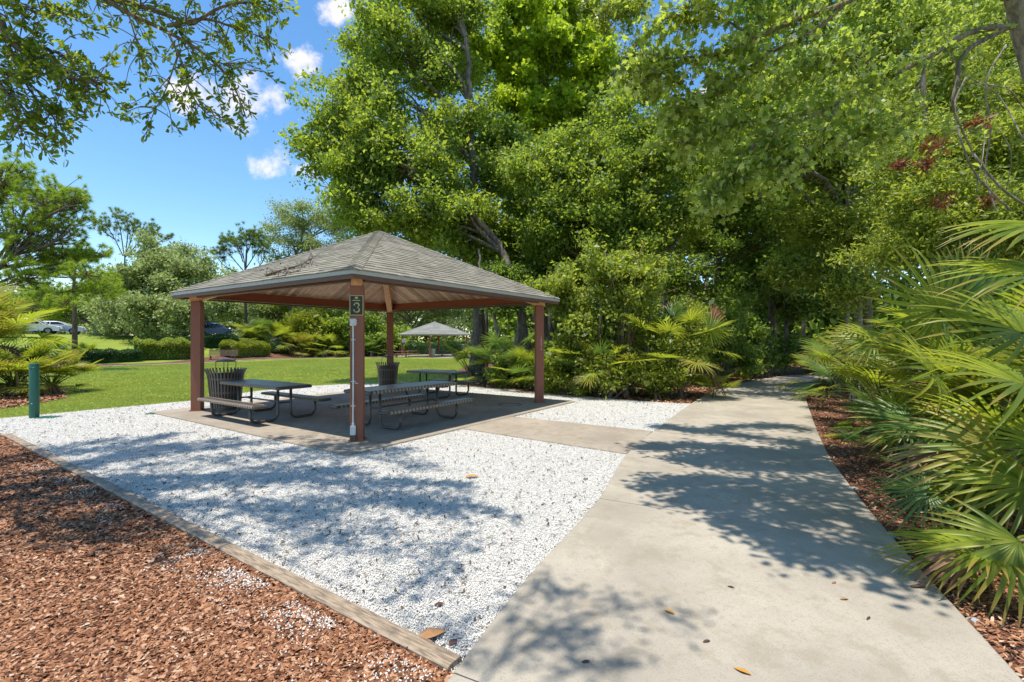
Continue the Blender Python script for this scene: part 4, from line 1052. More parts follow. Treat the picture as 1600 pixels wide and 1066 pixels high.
tree('thin dark trunk tree right of the brown trunk in the tunnel', onground(1228, 25), [W(1228, 500, 25), W(1230, 400, 25)], .12,
     PB((1250, 420, 25, 46), (1270, 470, 24, 38), (1210, 440, 25, 36)), 19575, 0.139, 'leaf_dark', seed=111, group=GM)
tree('leafy tree whose low branches hang over the path from the right', onground(1345, 16.5), [W(1340, 430, 16.5), W(1325, 330, 16.5), W(1315, 240, 16.5), W(1308, 200, 16.5)], .13,
     PB((1300, 400, 16, 50), (1350, 370, 15.5, 52), (1280, 340, 16.5, 56), (1340, 290, 16.5, 60), (1250, 420, 17, 42), (1400, 350, 15, 56), (1290, 240, 17, 56), (1380, 240, 16, 60), (1320, 450, 15.5, 36), (1330, 170, 17, 60)), 52200, .125, 'leaf_shrub', 'bark_pale', OL, seed=112, group='trees right of the path', gap=-.8)
tree('vine covered small-leaved tree behind the large palmettos', onground(1480, 10.5), [W(1490, 420, 10.5), W(1475, 300, 10.5), W(1450, 200, 10.5), W(1440, 100, 10.5)], .12,
     PB((1440, 300, 10, 62), (1500, 330, 9.5, 66), (1560, 300, 9.5, 70), (1420, 380, 10, 52), (1480, 400, 9.5, 46), (1540, 390, 9.3, 55), (1590, 370, 9.2, 50), (1460, 220, 10.5, 64), (1540, 220, 10, 66), (1600, 230, 10, 56), (1380, 400, 11, 40), (1440, 140, 11, 62), (1540, 130, 11, 66), (1620, 300, 9.5, 66), (1640, 150, 11, 70)), 75037, .085, 'leaf_shrub', 'twig', OL, seed=113, group='trees right of the path', per=12, sig=.16, gap=-.75, gs=2.6, twigs=10)
tree('tall light green tree at the upper right behind the overhanging maple', onground(1480, 20), [W(1490, 300, 20), W(1470, 150, 20), W(1460, 20, 20)], .2,
     PB((1380, 60, 20, 76), (1450, 20, 20, 80), (1520, 60, 20, 80), (1590, 40, 20, 76), (1420, 140, 20, 70), (1520, 160, 20, 76), (1330, 110, 20, 56), (1600, 140, 20, 70), (1620, -20, 20, 80)), 56550, 0.151, 'leaf_maple', 'bark_pale', seed=114, group='trees right of the path', gap=-.7)
tree('pale grey slim trunk tree in the upper right woods', onground(1325, 22), [W(1322, 400, 22), W(1318, 300, 22), W(1312, 215, 22)], .10,
     PB((1280, 190, 22, 60), (1340, 200, 22, 56), (1230, 230, 22, 56), (1260, 140, 22, 50), (1190, 200, 23, 46)), 32625, 0.139, 'leaf_oak', 'bark_pale', seed=115, group='trees right of the path')
# deep background woods, one mass nobody could count
wb = []
r = np.random.default_rng(200)
for px in range(830, 1900, 70):
    for py in (200, 290, 380, 470, 545):
        if py < 260 and px < 1000: continue
        Yd = 34 + r.random() * 8; wb.append((*W(px + r.normal(0, 15), py + r.normal(0, 12), Yd), (52 + r.random() * 20) * Yd / F))
for px in range(810, 1700, 40):
    for py in (500, 560): Yd = 46 + r.random() * 6; wb.append((*W(px, py - 8, Yd), 46 * Yd / F))
for px in range(1200, 1900, 80): 
    for py in (20, 110): wb.append((*W(px, py, 34), 60 * 34 / F))
V, Fs, C = foliage(wb, 230000, .40, QL, 201, per=16, sig=.6, gap=-2.2)
tag(mesh('far_woods', V, Fs, M['leaf_dark']), 'deep green woods closing the view behind all the nearer trees', 'woods', kind='stuff')
tk = []; r = np.random.default_rng(202); b = MB()
for i in range(24):
    px = r.uniform(740, 1300); Yd = r.uniform(28, 38); x, y = onground(px, Yd); s_ = r.uniform(-.6, .6)
    b.tube([(x, y, -.5), (x + s_ * .5, y, 3), (x + s_, y, 7)], [.16, .13, .09], 6)
tag(b.build('far_trunks', M['bark'], smooth=True), 'dim distant trunks deep in the woods beyond the path', 'trunks', kind='stuff')

# ---- shrubs: undergrowth at the edge of the woods
def shrub(label, px, py, Y, rpx, n, size, leaf, tm=QL, seed=1, group='shrubs along the woods edge', name='shrub', more=(), base=None, **kw):
    bx, by = onground(px, Y) if base is None else base; z0 = float(hgt(bx, by)); root = empty(name, (bx, by, z0), label, 'shrub', group)
    bl = PB((px, py, Y, rpx), *more); kw.setdefault('gap', -1.0); kw.setdefault('sig', .14); kw.setdefault('per', 10); kw.setdefault('shell', .3)
    V, Fs, C = foliage(bl, int(n * 1.7), size * 1.35, tm, seed, **kw); r = np.random.default_rng(seed + 9); b = MB()
    for q in C[r.choice(len(C), min(len(C), 26), replace=False)]:
        s_ = np.array((bx + r.normal(0, .12), by + r.normal(0, .12), z0)); mid = (s_ + q) / 2 + r.normal(0, .1, 3) + np.array((0, 0, .15))
        b.tube(crom([s_, mid, q], 3), np.linspace(.02, .005, 7), 4, cap=False)
    b.build('stems', M['twig'], root); mesh('leaves', V, Fs, M[leaf], root); return root
shrub('tall tangled olive shrub just right of the right shelter post', 900, 500, 15, 46, 9000, .075, 'leaf_shrub', seed=301, more=((880, 450, 15, 40), (920, 540, 14.8, 40), (885, 560, 15, 34)))
shrub('thicket with reddish bare branches in the middle of the woods edge', 975, 470, 14.5, 48, 10000, .07, 'leaf_shrub', seed=302, more=((1000, 420, 14.5, 44), (950, 420, 14.5, 40), (990, 520, 14.3, 40)))
shrub('low sprawling shrub under the thicket by the gravel edge', 950, 580, 13.9, 34, 6500, .06, 'leaf_shrub', seed=303, more=((990, 575, 13.9, 34), (1020, 560, 14, 34), (915, 590, 14.2, 26)))
shrub('bright leafy shrub beside the tall palmetto with the rusty frond', 1060, 560, 14, 34, 6000, .06, 'leaf_shrub', seed=304, more=((1075, 530, 14.2, 30), (1040, 590, 13.8, 26), (1085, 500, 15, 26)))
shrub('dark shrub in shade left of the path bend', 1120, 540, 17.5, 40, 7000, .08, 'leaf_dark', seed=305, more=((1140, 500, 18.5, 36), (1150, 560, 19, 28), (1100, 500, 17, 30)))
shrub('dark undergrowth clump behind the drain cover and right post', 800, 578, 17, 26, 7000, .08, 'leaf_dark', seed=306, more=((840, 580, 16.6, 24), (770, 588, 17.6, 18), (880, 555, 16.5, 30)))
shrub('bright low plant by the far end of the path on its left', 1195, 567, 22, 17, 1800, .09, 'leaf_shrub', seed=307, more=((1215, 562, 23, 16), (1170, 575, 20.5, 14)))
shrub('dark plant filling the far end of the tunnel right of the path', 1262, 550, 23, 26, 3500, .10, 'leaf_dark', seed=308, more=((1285, 560, 22, 24), (1240, 540, 25, 24)))
shrub('glossy low shrub between the two woods edge palmettos', 880, 590, 14.9, 22, 3200, .06, 'leaf_shrub', seed=309, more=((860, 598, 15, 16), (905, 602, 14.4, 16)))
shrub('dense shade shrub at the inner bend of the path', 1160, 530, 21.5, 34, 5200, .10, 'leaf_dark', seed=310, more=((1185, 545, 22.5, 24), (1135, 560, 20, 22)))
# bare reddish branches in the thicket
root = empty('bare_sapling', (*onground(985, 14.2), 0), 'leafless reddish brown sapling rising through the thicket', 'sapling', 'shrubs along the woods edge')
b = MB(); r = np.random.default_rng(330)
for (a, c, d_, rr_) in (((985, 600), (983, 500), (998, 405), .05), ((983, 520), (960, 450), (945, 395), .03), ((990, 470), (1010, 440), (1035, 415), .022), ((985, 500), (1010, 470), (1060, 450), .02), ((984, 540), (1000, 500), (1015, 480), .02), ((998, 430), (1000, 395), (1012, 370), .02)):
    b.tube(crom([W(*a, 14.2), W(*c, 14.1), W(*d_, 14.2)], 5), np.linspace(rr_, rr_ * .3, 11), 6)
b.build('stem', woodmat('reddish_bark', (.20, .09, .06), (.34, .18, .12), 14), root, smooth=True)

# ------------------------------------------------------------------ palmettos
def frond(rg, nb=26, Rf=.62, spread=R(250), pet=.8, rise=.5, cup=.25, droop=.25, tipdrop=.35, wb=.0138, split=.28):
    """fan leaf on a petiole; base at the origin, growing along +X and up. returns verts, faces (blades), petiole verts, faces"""
    t = np.linspace(0, 1, 9); px_ = pet * t * math.cos(rise) * (1 + .08 * t); pz = pet * (t * math.sin(rise) - .10 * t * t)
    P = np.column_stack((px_, rg.normal(0, .008, 9).cumsum(), pz)); pv, pf = tube(P, np.linspace(.013, .006, 9), 5)
    hub = P[-1]; d = P[-1] - P[-2]; d /= np.linalg.norm(d); side = np.cross(d, (0, 0, 1)); side /= np.linalg.norm(side); nrm = np.cross(side, d)
    tilt = rg.uniform(-.1, .35); d2 = d * math.cos(tilt) - nrm * math.sin(tilt); nrm = np.cross(side, d2); d = d2
    V = []; Fs = []; ns = 6
    for i in range(nb):
        a = -spread / 2 + spread * i / (nb - 1) + rg.normal(0, .018); L = Rf * (1 - .22 * (abs(a) / (spread / 2)) ** 2) * rg.uniform(.9, 1.06)
        dd = d * math.cos(a) + side * math.sin(a); td_ = np.cross(nrm, dd)
        wmax = wb * rg.uniform(.85, 1.15); dr = tipdrop * rg.uniform(.4, 1.5); base = len(V)
        bend = 1 if rg.random() > .1 else 2.2
        for s in range(ns + 1):
            f = s / ns
            lift = cup * L * f * (1 - .5 * f); fall = dr * L * bend * f ** 2.4
            c = hub + dd * (L * f * (1 - .12 * bend * f * f)) + nrm * (lift) - np.array((0, 0, 1.)) * fall
            wd = wmax * (min(1, f / .30) ** .8 * .95 + .1) * (1 - max(0, (f - .35) / .65) ** 1.6)
            fold = wd * .55
            V += [c + td_ * wd + nrm * fold, c, c - td_ * wd + nrm * fold]
        for s in range(ns):
            q = base + s * 3; Fs += [(q, q + 1, q + 4, q + 3), (q + 1, q + 2, q + 5, q + 4)]
    return np.array(V), np.array(Fs), pv, pf
PV = {}
def fvars(key, n, seed, **kw):
    L = []
    for i in range(n):
        rg = np.random.default_rng(seed + i); k2 = {k: (rg.uniform(*v) if isinstance(v, tuple) else v) for k, v in kw.items()}
        V, Fs, pv, pf = frond(rg, **k2); L.append((V, Fs, pv, pf))
    PV[key] = L
fvars('high', 4, 400, rise=(1.0, 1.25), pet=(.9, 1.0), cup=(.2, .35), tipdrop=(.08, .2))
fvars('mid', 5, 420, rise=(.5, .8), pet=(.85, 1.0), cup=(.15, .32), tipdrop=(.02, .09))
fvars('low', 4, 440, rise=(.05, .3), pet=(.8, .95), cup=(.08, .22), tipdrop=(.05, .16))
fvars('dead', 3, 460, rise=(-.35, .0), pet=(.6, .8), cup=(-.1, .0), tipdrop=(.6, .9), nb=16, wb=.014, spread=R(170))
MC = {}
def settip(me, nv, ns=6):
    a = me.attributes.new('tip', 'FLOAT', 'POINT'); t = np.zeros(len(me.vertices), np.float32)
    t[:nv] = np.tile(np.repeat(np.arange(ns + 1) / ns, 3), nv // (3 * (ns + 1))); a.data.foreach_set('value', t)
def frond_mesh(kind, i, matname):
    key = (kind, i, matname)
    if key not in MC:
        V, Fs, pv, pf = PV[kind][i]; VV = np.vstack((V, pv)); FF = np.vstack((Fs, pf + len(V)))
        o = mesh('frond', VV, FF, M[matname]); settip(o.data, len(V)); MC[key] = o.data; bpy.data.objects.remove(o)
    return MC[key]
def palmetto(label, x, y, sc, nf, seed, dead=2, mats=('palm', 'palm', 'palm_yellow', 'palm', 'palm_blue'), group='saw palmettos right of the path', trunk=.25, hi=.3, lo=.25, z=None, az=None):
    r = random.Random(seed); z0 = float(hgt(x, y)) if z is None else z
    root = empty('palmetto', (x, y, z0), label, 'palmetto', group)
    b = MB(); tz = trunk * sc
    b.tube([(0, 0, -.1), (.03, .02, tz * .5), (0, 0, tz + .05)], [.09 * sc + .03, .10 * sc, .05 * sc], 9); b.build('stump', M['bark'], root, local=True)
    for i in range(nf + dead):
        if i >= nf: k = 'dead'; mn = 'palm_dead'
        else:
            u = r.random(); k = 'high' if u < hi else ('low' if u > 1 - lo else 'mid'); mn = r.choice(mats)
        me = frond_mesh(k, r.randrange(len(PV[k])), mn); o = obj('frond' if k != 'dead' else 'dead_frond', me, root)
        a = (i / max(1, nf) * 2 * math.pi * 1.0 + r.uniform(-.35, .35)) if az is None else r.uniform(*az)
        o.rotation_euler = (r.uniform(-.25, .25), r.uniform(-.12, .12), a); o.location = (0, 0, tz * r.uniform(.5, 1)); s_ = sc * r.uniform(.85, 1.15); o.scale = (s_, s_, s_)
    return root
def hero(parent, hub, base, axis, roll, Rf, matname, nb=24, seed=0, **kw):
    """a single frond placed by its hub, the direction it points and the way its face looks"""
    rg = np.random.default_rng(seed); kw.setdefault('cup', .10); kw.setdefault('tipdrop', .07); hub = np.array(hub, float); base = np.array(base, float)
    V, Fs, pv, pf = frond(rg, nb=nb, Rf=Rf, pet=.5, rise=0., wb=.0215 * Rf, **kw)
    hub0 = np.array((.54, 0, -.05)); ax = Vector(axis).normalized(); nr = Vector(roll); nr = (nr - ax * nr.dot(ax)).normalized(); sd = nr.cross(ax)
    Mx = np.array([ax, sd, nr]).T
    p0 = pv.reshape(9, 5, 3).mean(1)[-1]
    V = (V - p0) @ Mx.T + hub
    mid = (hub + base) / 2 + np.array((0, 0, .12)); pv, pf = tube(crom([base, mid, hub - np.array(ax) * .06, hub], 5), np.linspace(.016, .007, 16), 6)
    o = mesh('frond', np.vstack((V, pv)), np.vstack((Fs, pf + len(V))), M[matname], parent); settip(o.data, len(V)); return o
# right row, near to far
p1 = palmetto('largest near palmetto at the right edge with a rusty drooping lower fan', 5.3, 4.3, 1.2, 30, 501, 5, trunk=.5, hi=.45)
p0 = palmetto('palmetto at the bottom right corner with a yellow green fan over the path', 4.1, 3.0, .95, 12, 502, 3, trunk=.25, hi=.15, lo=.4, mats=('palm', 'palm_yellow', 'palm'))
p2 = palmetto('palmetto behind the nearest one carrying a star shaped pale fan', 6.0, 5.8, 1.2, 28, 503, 4, trunk=.5, hi=.45)
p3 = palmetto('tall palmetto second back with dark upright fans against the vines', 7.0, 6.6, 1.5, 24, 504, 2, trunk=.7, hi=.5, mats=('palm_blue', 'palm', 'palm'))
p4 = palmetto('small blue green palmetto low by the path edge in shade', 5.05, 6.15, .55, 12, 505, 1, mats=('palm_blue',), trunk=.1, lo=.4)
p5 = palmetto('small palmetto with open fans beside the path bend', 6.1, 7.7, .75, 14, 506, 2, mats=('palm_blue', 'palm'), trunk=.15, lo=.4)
p6 = palmetto('palmetto in the middle of the row with brown hanging fronds', 7.15, 9.2, 1.2, 22, 507, 6, trunk=.5)
p7 = palmetto('palmetto farther up the row leaning out above the path bend', 8.05, 11.0, 1.15, 22, 508, 5, trunk=.5)
p8 = palmetto('farthest right-hand palmetto where the path bends away', 9.25, 12.9, 1.15, 20, 509, 4, trunk=.5)
p9 = palmetto('palmetto behind the row under the vine covered tree', 8.6, 8.2, 1.5, 20, 510, 2, trunk=.7)
p10 = palmetto('palmetto at the right picture edge behind the largest one', 6.7, 5.0, 1.5, 20, 511, 2, trunk=.7)
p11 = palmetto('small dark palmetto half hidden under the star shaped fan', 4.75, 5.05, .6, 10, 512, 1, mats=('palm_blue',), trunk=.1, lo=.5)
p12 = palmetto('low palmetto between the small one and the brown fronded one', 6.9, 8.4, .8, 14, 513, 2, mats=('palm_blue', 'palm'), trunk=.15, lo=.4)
palmetto('palmetto overlapping the right path edge just before the woods', 10.2, 15.0, 1.15, 18, 514, 3, trunk=.4)
palmetto('dim palmetto on the right of the path mouth in tree shade', 12.2, 17.2, 1.1, 16, 515, 1, trunk=.3, mats=('palm_blue', 'palm'))
pb = lambda p, z=.5: np.array(p.location) + np.array((0, 0, z))
hero(p2, W(1456, 582, 4.6), pb(p2, .6), (-.72, -.45, .35), (-.35, -.75, .55), .80, 'palm', 22, 1, spread=R(330), tipdrop=.3)
hero(p3, W(1468, 484, 5.2), pb(p3, .8), (-.4, -.3, .75), (-.25, -.9, .35), .95, 'palm', 26, 2, spread=R(300), tipdrop=.12)
hero(p3, W(1512, 462, 5.9), pb(p3, .8), (.05, .0, 1), (-.1, -1, .1), .80, 'palm_blue', 20, 3, spread=R(150), tipdrop=.02)
hero(p0, W(1592, 846, 2.95), pb(p0, .3), (-.86, -.2, -.42), (-.35, -.62, .7), .62, 'palm', 22, 4, spread=R(170), tipdrop=.2)
hero(p0, W(1540, 850, 3.1), pb(p0, .2), (-1, .1, -.18), (-.1, -.4, .9), .55, 'palm_dead', 14, 5, spread=R(50), tipdrop=.3)
hero(p1, W(1560, 700, 3.9), pb(p1, .6), (-.95, -.1, .05), (-.1, -.7, .7), .85, 'palm_yellow', 24, 6, spread=R(200), tipdrop=.22)
hero(p1, W(1600, 600, 3.6), pb(p1, .7), (-.8, -.3, .3), (-.2, -.5, .8), .85, 'palm', 26, 7, spread=R(260), tipdrop=.25)
hero(p1, W(1610, 760, 3.6), pb(p1, .5), (-.9, -.2, -.1), (-.1, -.6, .8), .75, 'palm', 24, 8, spread=R(220), tipdrop=.3)
hero(p10, W(1640, 430, 4.0), pb(p10, 1.), (-.9, -.2, .15), (0, -.45, .9), .95, 'palm', 24, 9, spread=R(200), tipdrop=.2)
hero(p1, W(1500, 700, 4.6), pb(p1, .4), (-.95, 0, .0), (-.1, -.6, .8), .7, 'palm_dead', 18, 10, spread=R(70), tipdrop=.2)
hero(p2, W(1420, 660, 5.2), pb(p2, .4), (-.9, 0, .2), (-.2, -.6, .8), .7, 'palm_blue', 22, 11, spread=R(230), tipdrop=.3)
hero(p10, W(1600, 520, 4.4), pb(p10, .9), (-.85, -.3, .4), (-.2, -.7, .7), .95, 'palm', 26, 12, spread=R(280), tipdrop=.2)
hero(p7, W(1365, 530, 8.6), pb(p7, .8), (-1, 0, .2), (0, -.6, .8), .95, 'palm', 24, 13, spread=R(160), tipdrop=.15)
hero(p3, W(1640, 350, 4.2), pb(p10, 1.3), (-1, -.1, .2), (0, -.4, .9), 1.0, 'palm', 16, 14, spread=R(70), tipdrop=.15)
hero(p1, W(1450, 770, 4.0), pb(p1, .3), (-.8, .1, -.05), (-.2, -.6, .8), .5, 'palm_blue', 22, 15, spread=R(240), tipdrop=.3)
# woods edge palmettos
GE = 'saw palmettos at the woods edge'
pe = palmetto('tall palmetto at the woods edge with one rusty red frond', 4.6, 14.2, 1.35, 18, 521, 3, group=GE, trunk=1.1, hi=.4, lo=.3)
hero(pe, W(1112, 500, 13.6), pb(pe, 1.4), (.6, 0, .75), (-.1, -1, .2), .7, 'leaf_rust', 14, 21, spread=R(80), tipdrop=.05)
hero(pe, W(1108, 515, 13.2), pb(pe, 1.4), (.8, -.1, .25), (-.1, -.9, .4), .85, 'palm', 24, 22, spread=R(200))
palmetto('palmetto with spiky green fans right of the right shelter post', 2.6, 14.4, 1.15, 18, 522, 4, group=GE, trunk=.7, hi=.4)
palmetto('palmetto directly right of the right post in deep shade', 1.6, 15.2, 1.1, 16, 523, 2, group=GE, trunk=.4, mats=('palm_blue', 'palm'))
palmetto('small pale palmetto by the left path edge before the bend', 5.75, 13.6, .6, 14, 524, 3, group=GE, trunk=.2, mats=('palm', 'palm_yellow'))
palmetto('palmetto at the left end of the woods behind the back table', -1.6, 18.4, 1.2, 18, 525, 1, group=GE, mats=('palm_blue', 'palm'), trunk=.4)
palmetto('palmetto between the crooked tree and the right post', -.1, 17.0, 1.2, 18, 526, 2, group=GE, mats=('palm_blue',), trunk=.5)
palmetto('palmetto under the big oak with a dead hanging frond', .6, 16.2, 1.0, 14, 527, 4, group=GE, mats=('palm_blue', 'palm'), trunk=.4)
palmetto('palmetto with brown skirts by the gravel at the thicket foot', 3.3, 13.9, .9, 12, 528, 6, group=GE, trunk=.4)
palmetto('low palmetto left of the path in front of the dark shrub', 7.0, 17.6, .8, 14, 529, 1, group=GE, mats=('palm_blue',), trunk=.2)
palmetto('far low palmetto left of the path mouth', 8.9, 20.3, .8, 12, 530, 1, group=GE, mats=('palm_blue', 'palm'), trunk=.2)
# far left clump
GL = 'saw palmettos at the far left'
palmetto('tallest palmetto of the far left clump with pale streaming fans', -16.7, 14.4, 1.7, 40, 541, 2, group=GL, trunk=1.1, mats=('palm', 'palm_yellow', 'palm'))
palmetto('palmetto right behind the green bollard', -14.9, 14.2, 1.1, 42, 542, 4, group=GL, trunk=.4)
palmetto('palmetto at the right end of the far left clump by the lawn', -14.7, 15.2, 1.0, 40, 543, 3, group=GL, trunk=.3, mats=('palm', 'palm_yellow'))
palmetto('palmetto at the left photo edge behind the mulch strip', -16.2, 13.5, 1.15, 34, 544, 5, group=GL, trunk=.4, mats=('palm', 'palm_yellow'))
palmetto('palmetto at the back of the far left clump', -18.0, 16.4, 1.5, 22, 545, 2, group=GL, trunk=.9)

# ------------------------------------------------------------------ hedges and far planting
def hedge(label, p0, p1, wd, ht, n, leaf, seed, size=.11):
    p0 = np.array(p0); p1 = np.array(p1); c = (p0 + p1) / 2; z0 = float(hgt(*c)); root = empty('hedge', (c[0], c[1], z0), label, 'hedge', 'clipped hedges beyond the lawn')
    r = np.random.default_rng(seed); L_ = np.linalg.norm(p1 - p0); d = (p1 - p0) / L_; nn = np.array((-d[1], d[0]))
    a = r.uniform(-L_ / 2, L_ / 2, n); bb = r.uniform(-1, 1, n); cc = r.random(n) ** .6
    f = r.random(n); bb = np.where(f < .45, np.sign(bb) * r.uniform(.85, 1.05, n), bb); cc = np.where((f >= .45) & (f < .85), r.uniform(.9, 1.05, n), cc)
    wob = 1 + .08 * np.sin(a * 2.1) + .06 * np.sin(a * 5.3 + 1); q = c + d * a[:, None] + nn * (bb * wd / 2 * wob)[:, None]
    z = cc * ht * wob * (1 - .12 * bb ** 2) + np.array(hgt(q[:, 0], q[:, 1]))
    V, Fs = scatter(np.column_stack((q, z + .05)), size * r.uniform(.6, 1.3, n), *QL, frames(n, .4, seed + 1)); mesh('leaves', V, Fs, M[leaf], root)
    b = MB(); ns = max(6, int(L_ / .5)); V = []
    for k in range(ns + 1):
        q = p0 + (p1 - p0) * k / ns; h0 = float(hgt(*q))
        for s_, z in ((-.38, 0), (-.36, ht * .8), (.36, ht * .8), (.38, 0)): V.append((*(q + nn * s_ * wd), h0 + z))
    Fs = [(k * 4 + j, k * 4 + (j + 1) % 4, (k + 1) * 4 + (j + 1) % 4, (k + 1) * 4 + j) for k in range(ns) for j in range(4)]
    b.add(V, Fs); b.build('branches', M['leaf_hedge'], root); return root
def HG(px, py, back=0): g_ = np.array(G(px, py)); return g_ * (1 + back)
hedge('low dark green hedge left of the tall hedge block', HG(60, 572, .06), HG(216, 568, .06), 1.2, .95, 16000, 'leaf_hedge', 601)
hedge('taller leafy hedge block between bollard and left shelter post', HG(212, 567, .05), HG(302, 565, .05), 1.6, 1.65, 16000, 'leaf_shrub', 602)
hedge('dark hedge behind the brown slatted bench', HG(318, 563, .13), HG(372, 562, .11), 1.2, 1.25, 8000, 'leaf_hedge', 603)
hedge('yellow green rounded hedge right of the dark hedge behind the bench', HG(352, 563, .04), HG(415, 560, .04), 1.5, 1.45, 11000, 'leaf_yellow', 604)
hedge('long low dark hedge seen between the left and front shelter posts', HG(418, 559, .06), HG(500, 557.5, .06), 1.5, 1.15, 13000, 'leaf_hedge', 605)
hedge('dark hedge seen between the front and back shelter posts', HG(505, 557.5, .1), HG(625, 557, .08), 1.8, 1.6, 16000, 'leaf_hedge', 606)
hedge('dark hedge behind the distant shelter', (-18, 70), (0, 70), 2, 1.6, 12000, 'leaf_hedge', 607, .16)
GP = 'plants beyond the hedge'
for i, (lb, px, Y, s_, mm) in enumerate((('big leafy palmetto beyond the hedge at left', 78, 34, 1.3, 'palm_blue'), ('bright small palmetto on the bank above the low hedge', 132, 38, 1.2, 'palm'), ('wide palmetto right of the blue car', 395, 56, 1.9, 'palm'),
        ('palmetto beyond the long low hedge, second from the blue car', 410, 57, 2.3, 'palm_blue'), ('palmetto beyond the long low hedge in the middle', 440, 58, 2.4, 'palm'), ('yellowish palmetto beyond the hedge by the grey trunk', 474, 57, 2.2, 'palm_yellow'),
        ('palmetto beyond the hedge left of the front post', 505, 58, 2.2, 'palm'), ('palmetto beyond the hedge right of the front post', 580, 60, 2.2, 'palm_blue'), ('dark palmetto on the bank under the pine', 112, 38, 1.0, 'palm_blue'))):
    X, Y = onground(px, Y); palmetto(lb, X, Y, s_, 20, 620 + i, 1, (mm,), GP, .3, hi=.35)
shrub('yellow flowering shrub beyond the hedge near the front post', 470, 512, 60, 26, 5000, .2, 'leaf_yellow', seed=641, group=GP, more=((490, 500, 60, 22), (455, 520, 60, 18)), sig=.4)
shrub('green shrub mass beyond the hedge left of the front post', 520, 505, 62, 30, 7000, .22, 'leaf_oak', seed=642, group=GP, more=((545, 515, 61, 26), (500, 520, 61, 24), (570, 510, 61, 24)), sig=.4)
shrub('shrub mass beyond the hedge right of the front post', 590, 525, 63, 28, 6000, .22, 'leaf_oak', seed=643, group=GP, more=((615, 530, 66, 24), (570, 540, 61, 18)), sig=.4)
shrub('shrubs in front of the blue car end', 384, 524, 58, 12, 2500, .2, 'leaf_liveoak', seed=644, group=GP, more=((398, 518, 60, 14),), sig=.35)
shrub('round bush at the foot of the bank left of the pine', 88, 552, 37, 14, 3000, .14, 'leaf_oak', seed=645, group=GP, more=((66, 548, 38, 16), (108, 556, 36, 10)), sig=.22)

# ---- far left trees
GF = 'trees beyond the lawn'
def lo(label, px, Y, blobs, n, seed, leaf='leaf_liveoak', size=.26, r0=.35, trunk=None, **kw):
    g_ = onground(px, Y); z0 = float(hgt(*g_)); pts = [(g_[0], g_[1], z0 + 1.2), (g_[0] + .5, g_[1], z0 + 3.2), (g_[0] + .2, g_[1], z0 + 5)] if trunk is None else trunk
    kw.setdefault('gap', -1.0)
    return tree(label, g_, pts, r0, PB(*blobs), n, size, leaf, seed=seed, group=GF, per=14, sig=.5, **kw)
lo('wide grey green live oak sweeping to the ground left of the shelter', 235, 52, ((190, 450, 52, 34), (230, 425, 52, 36), (270, 440, 52, 38), (300, 420, 52, 30), (210, 480, 51, 34), (255, 480, 50, 36), (295, 480, 50, 34), (170, 490, 52, 28), (225, 508, 49, 20), (275, 505, 49, 16), (180, 505, 50, 14), (240, 400, 53, 26)), 51000, 701)
lo('live oak behind the left shelter post with spreading grey crown', 312, 72, ((320, 462, 72, 34), (350, 476, 72, 26), (385, 475, 72, 28), (340, 440, 72, 26), (405, 488, 72, 24), (310, 490, 72, 18), (365, 455, 72, 26)), 30000, 702, r0=.4)
lo('live oak farther right seen under the shelter roof', 430, 68, ((420, 490, 68, 26), (450, 480, 68, 26), (400, 470, 68, 26), (470, 495, 68, 22), (440, 455, 68, 28), (500, 470, 70, 30), (530, 490, 70, 28)), 27000, 703)
lo('grey trunk tree seen left of the front post under the roof', 452, 64, ((450, 470, 64, 20), (475, 465, 64, 22), (430, 462, 64, 18)), 7500, 704, 'leaf_oak', .2, .26, gap=-.6)
lo('small upright dark topped tree above the live oaks', 288, 58, ((285, 392, 58, 12), (290, 410, 58, 15), (282, 428, 58, 18), (296, 440, 58, 20)), 7500, 705, size=.22, r0=.2)
lo('tall silvery oak rising behind the left roof slope', 455, 62, ((440, 330, 62, 18), (470, 345, 62, 24), (500, 330, 62, 24), (445, 370, 62, 26), (485, 385, 62, 30), (520, 360, 62, 28), (540, 400, 62, 36), (450, 400, 62, 24), (500, 420, 62, 30), (540, 340, 62, 22)), 39000, 706, 'leaf_liveoak', .19, .3, [W(455, 450, 62), W(462, 400, 62), W(480, 350, 62)], gap=-.5)
lo('rounded green tree left of the wide live oak', 150, 62, ((140, 480, 62, 30), (110, 470, 62, 30), (85, 490, 62, 28), (160, 450, 62, 26), (60, 480, 63, 24), (30, 480, 63, 26), (0, 470, 63, 28)), 22500, 707, 'leaf_oak', .24)
lo('distant grey green tree behind the distant shelter', 640, 76, ((600, 490, 76, 26), (630, 480, 76, 28), (665, 485, 76, 26), (700, 480, 76, 30), (580, 460, 76, 28), (640, 455, 76, 30), (690, 450, 74, 34), (740, 490, 74, 30)), 27000, 708, 'leaf_liveoak', .26)
lo('dark trunk tree behind the distant shelter roof', 745, 74, ((700, 460, 74, 26), (730, 450, 74, 30), (760, 480, 74, 26)), 12000, 709, 'leaf_oak', .2, .3)
# far wood line behind everything on the left
wb = []; r = np.random.default_rng(720)
for px in range(-500, 760, 40):
    for py in (468, 500, 522): Yd = 82 + r.random() * 8; wb.append((*W(px + r.normal(0, 8), py + r.normal(0, 5), Yd), (24 + r.random() * 8) * Yd / F))
V, Fs, C = foliage(wb, 80000, .6, QL, 721, per=16, sig=.8, gap=-1.6)
tag(mesh('far_woods', V, Fs, M['leaf_liveoak']), 'distant line of mixed trees behind the road and far shelter', 'woods', kind='stuff')

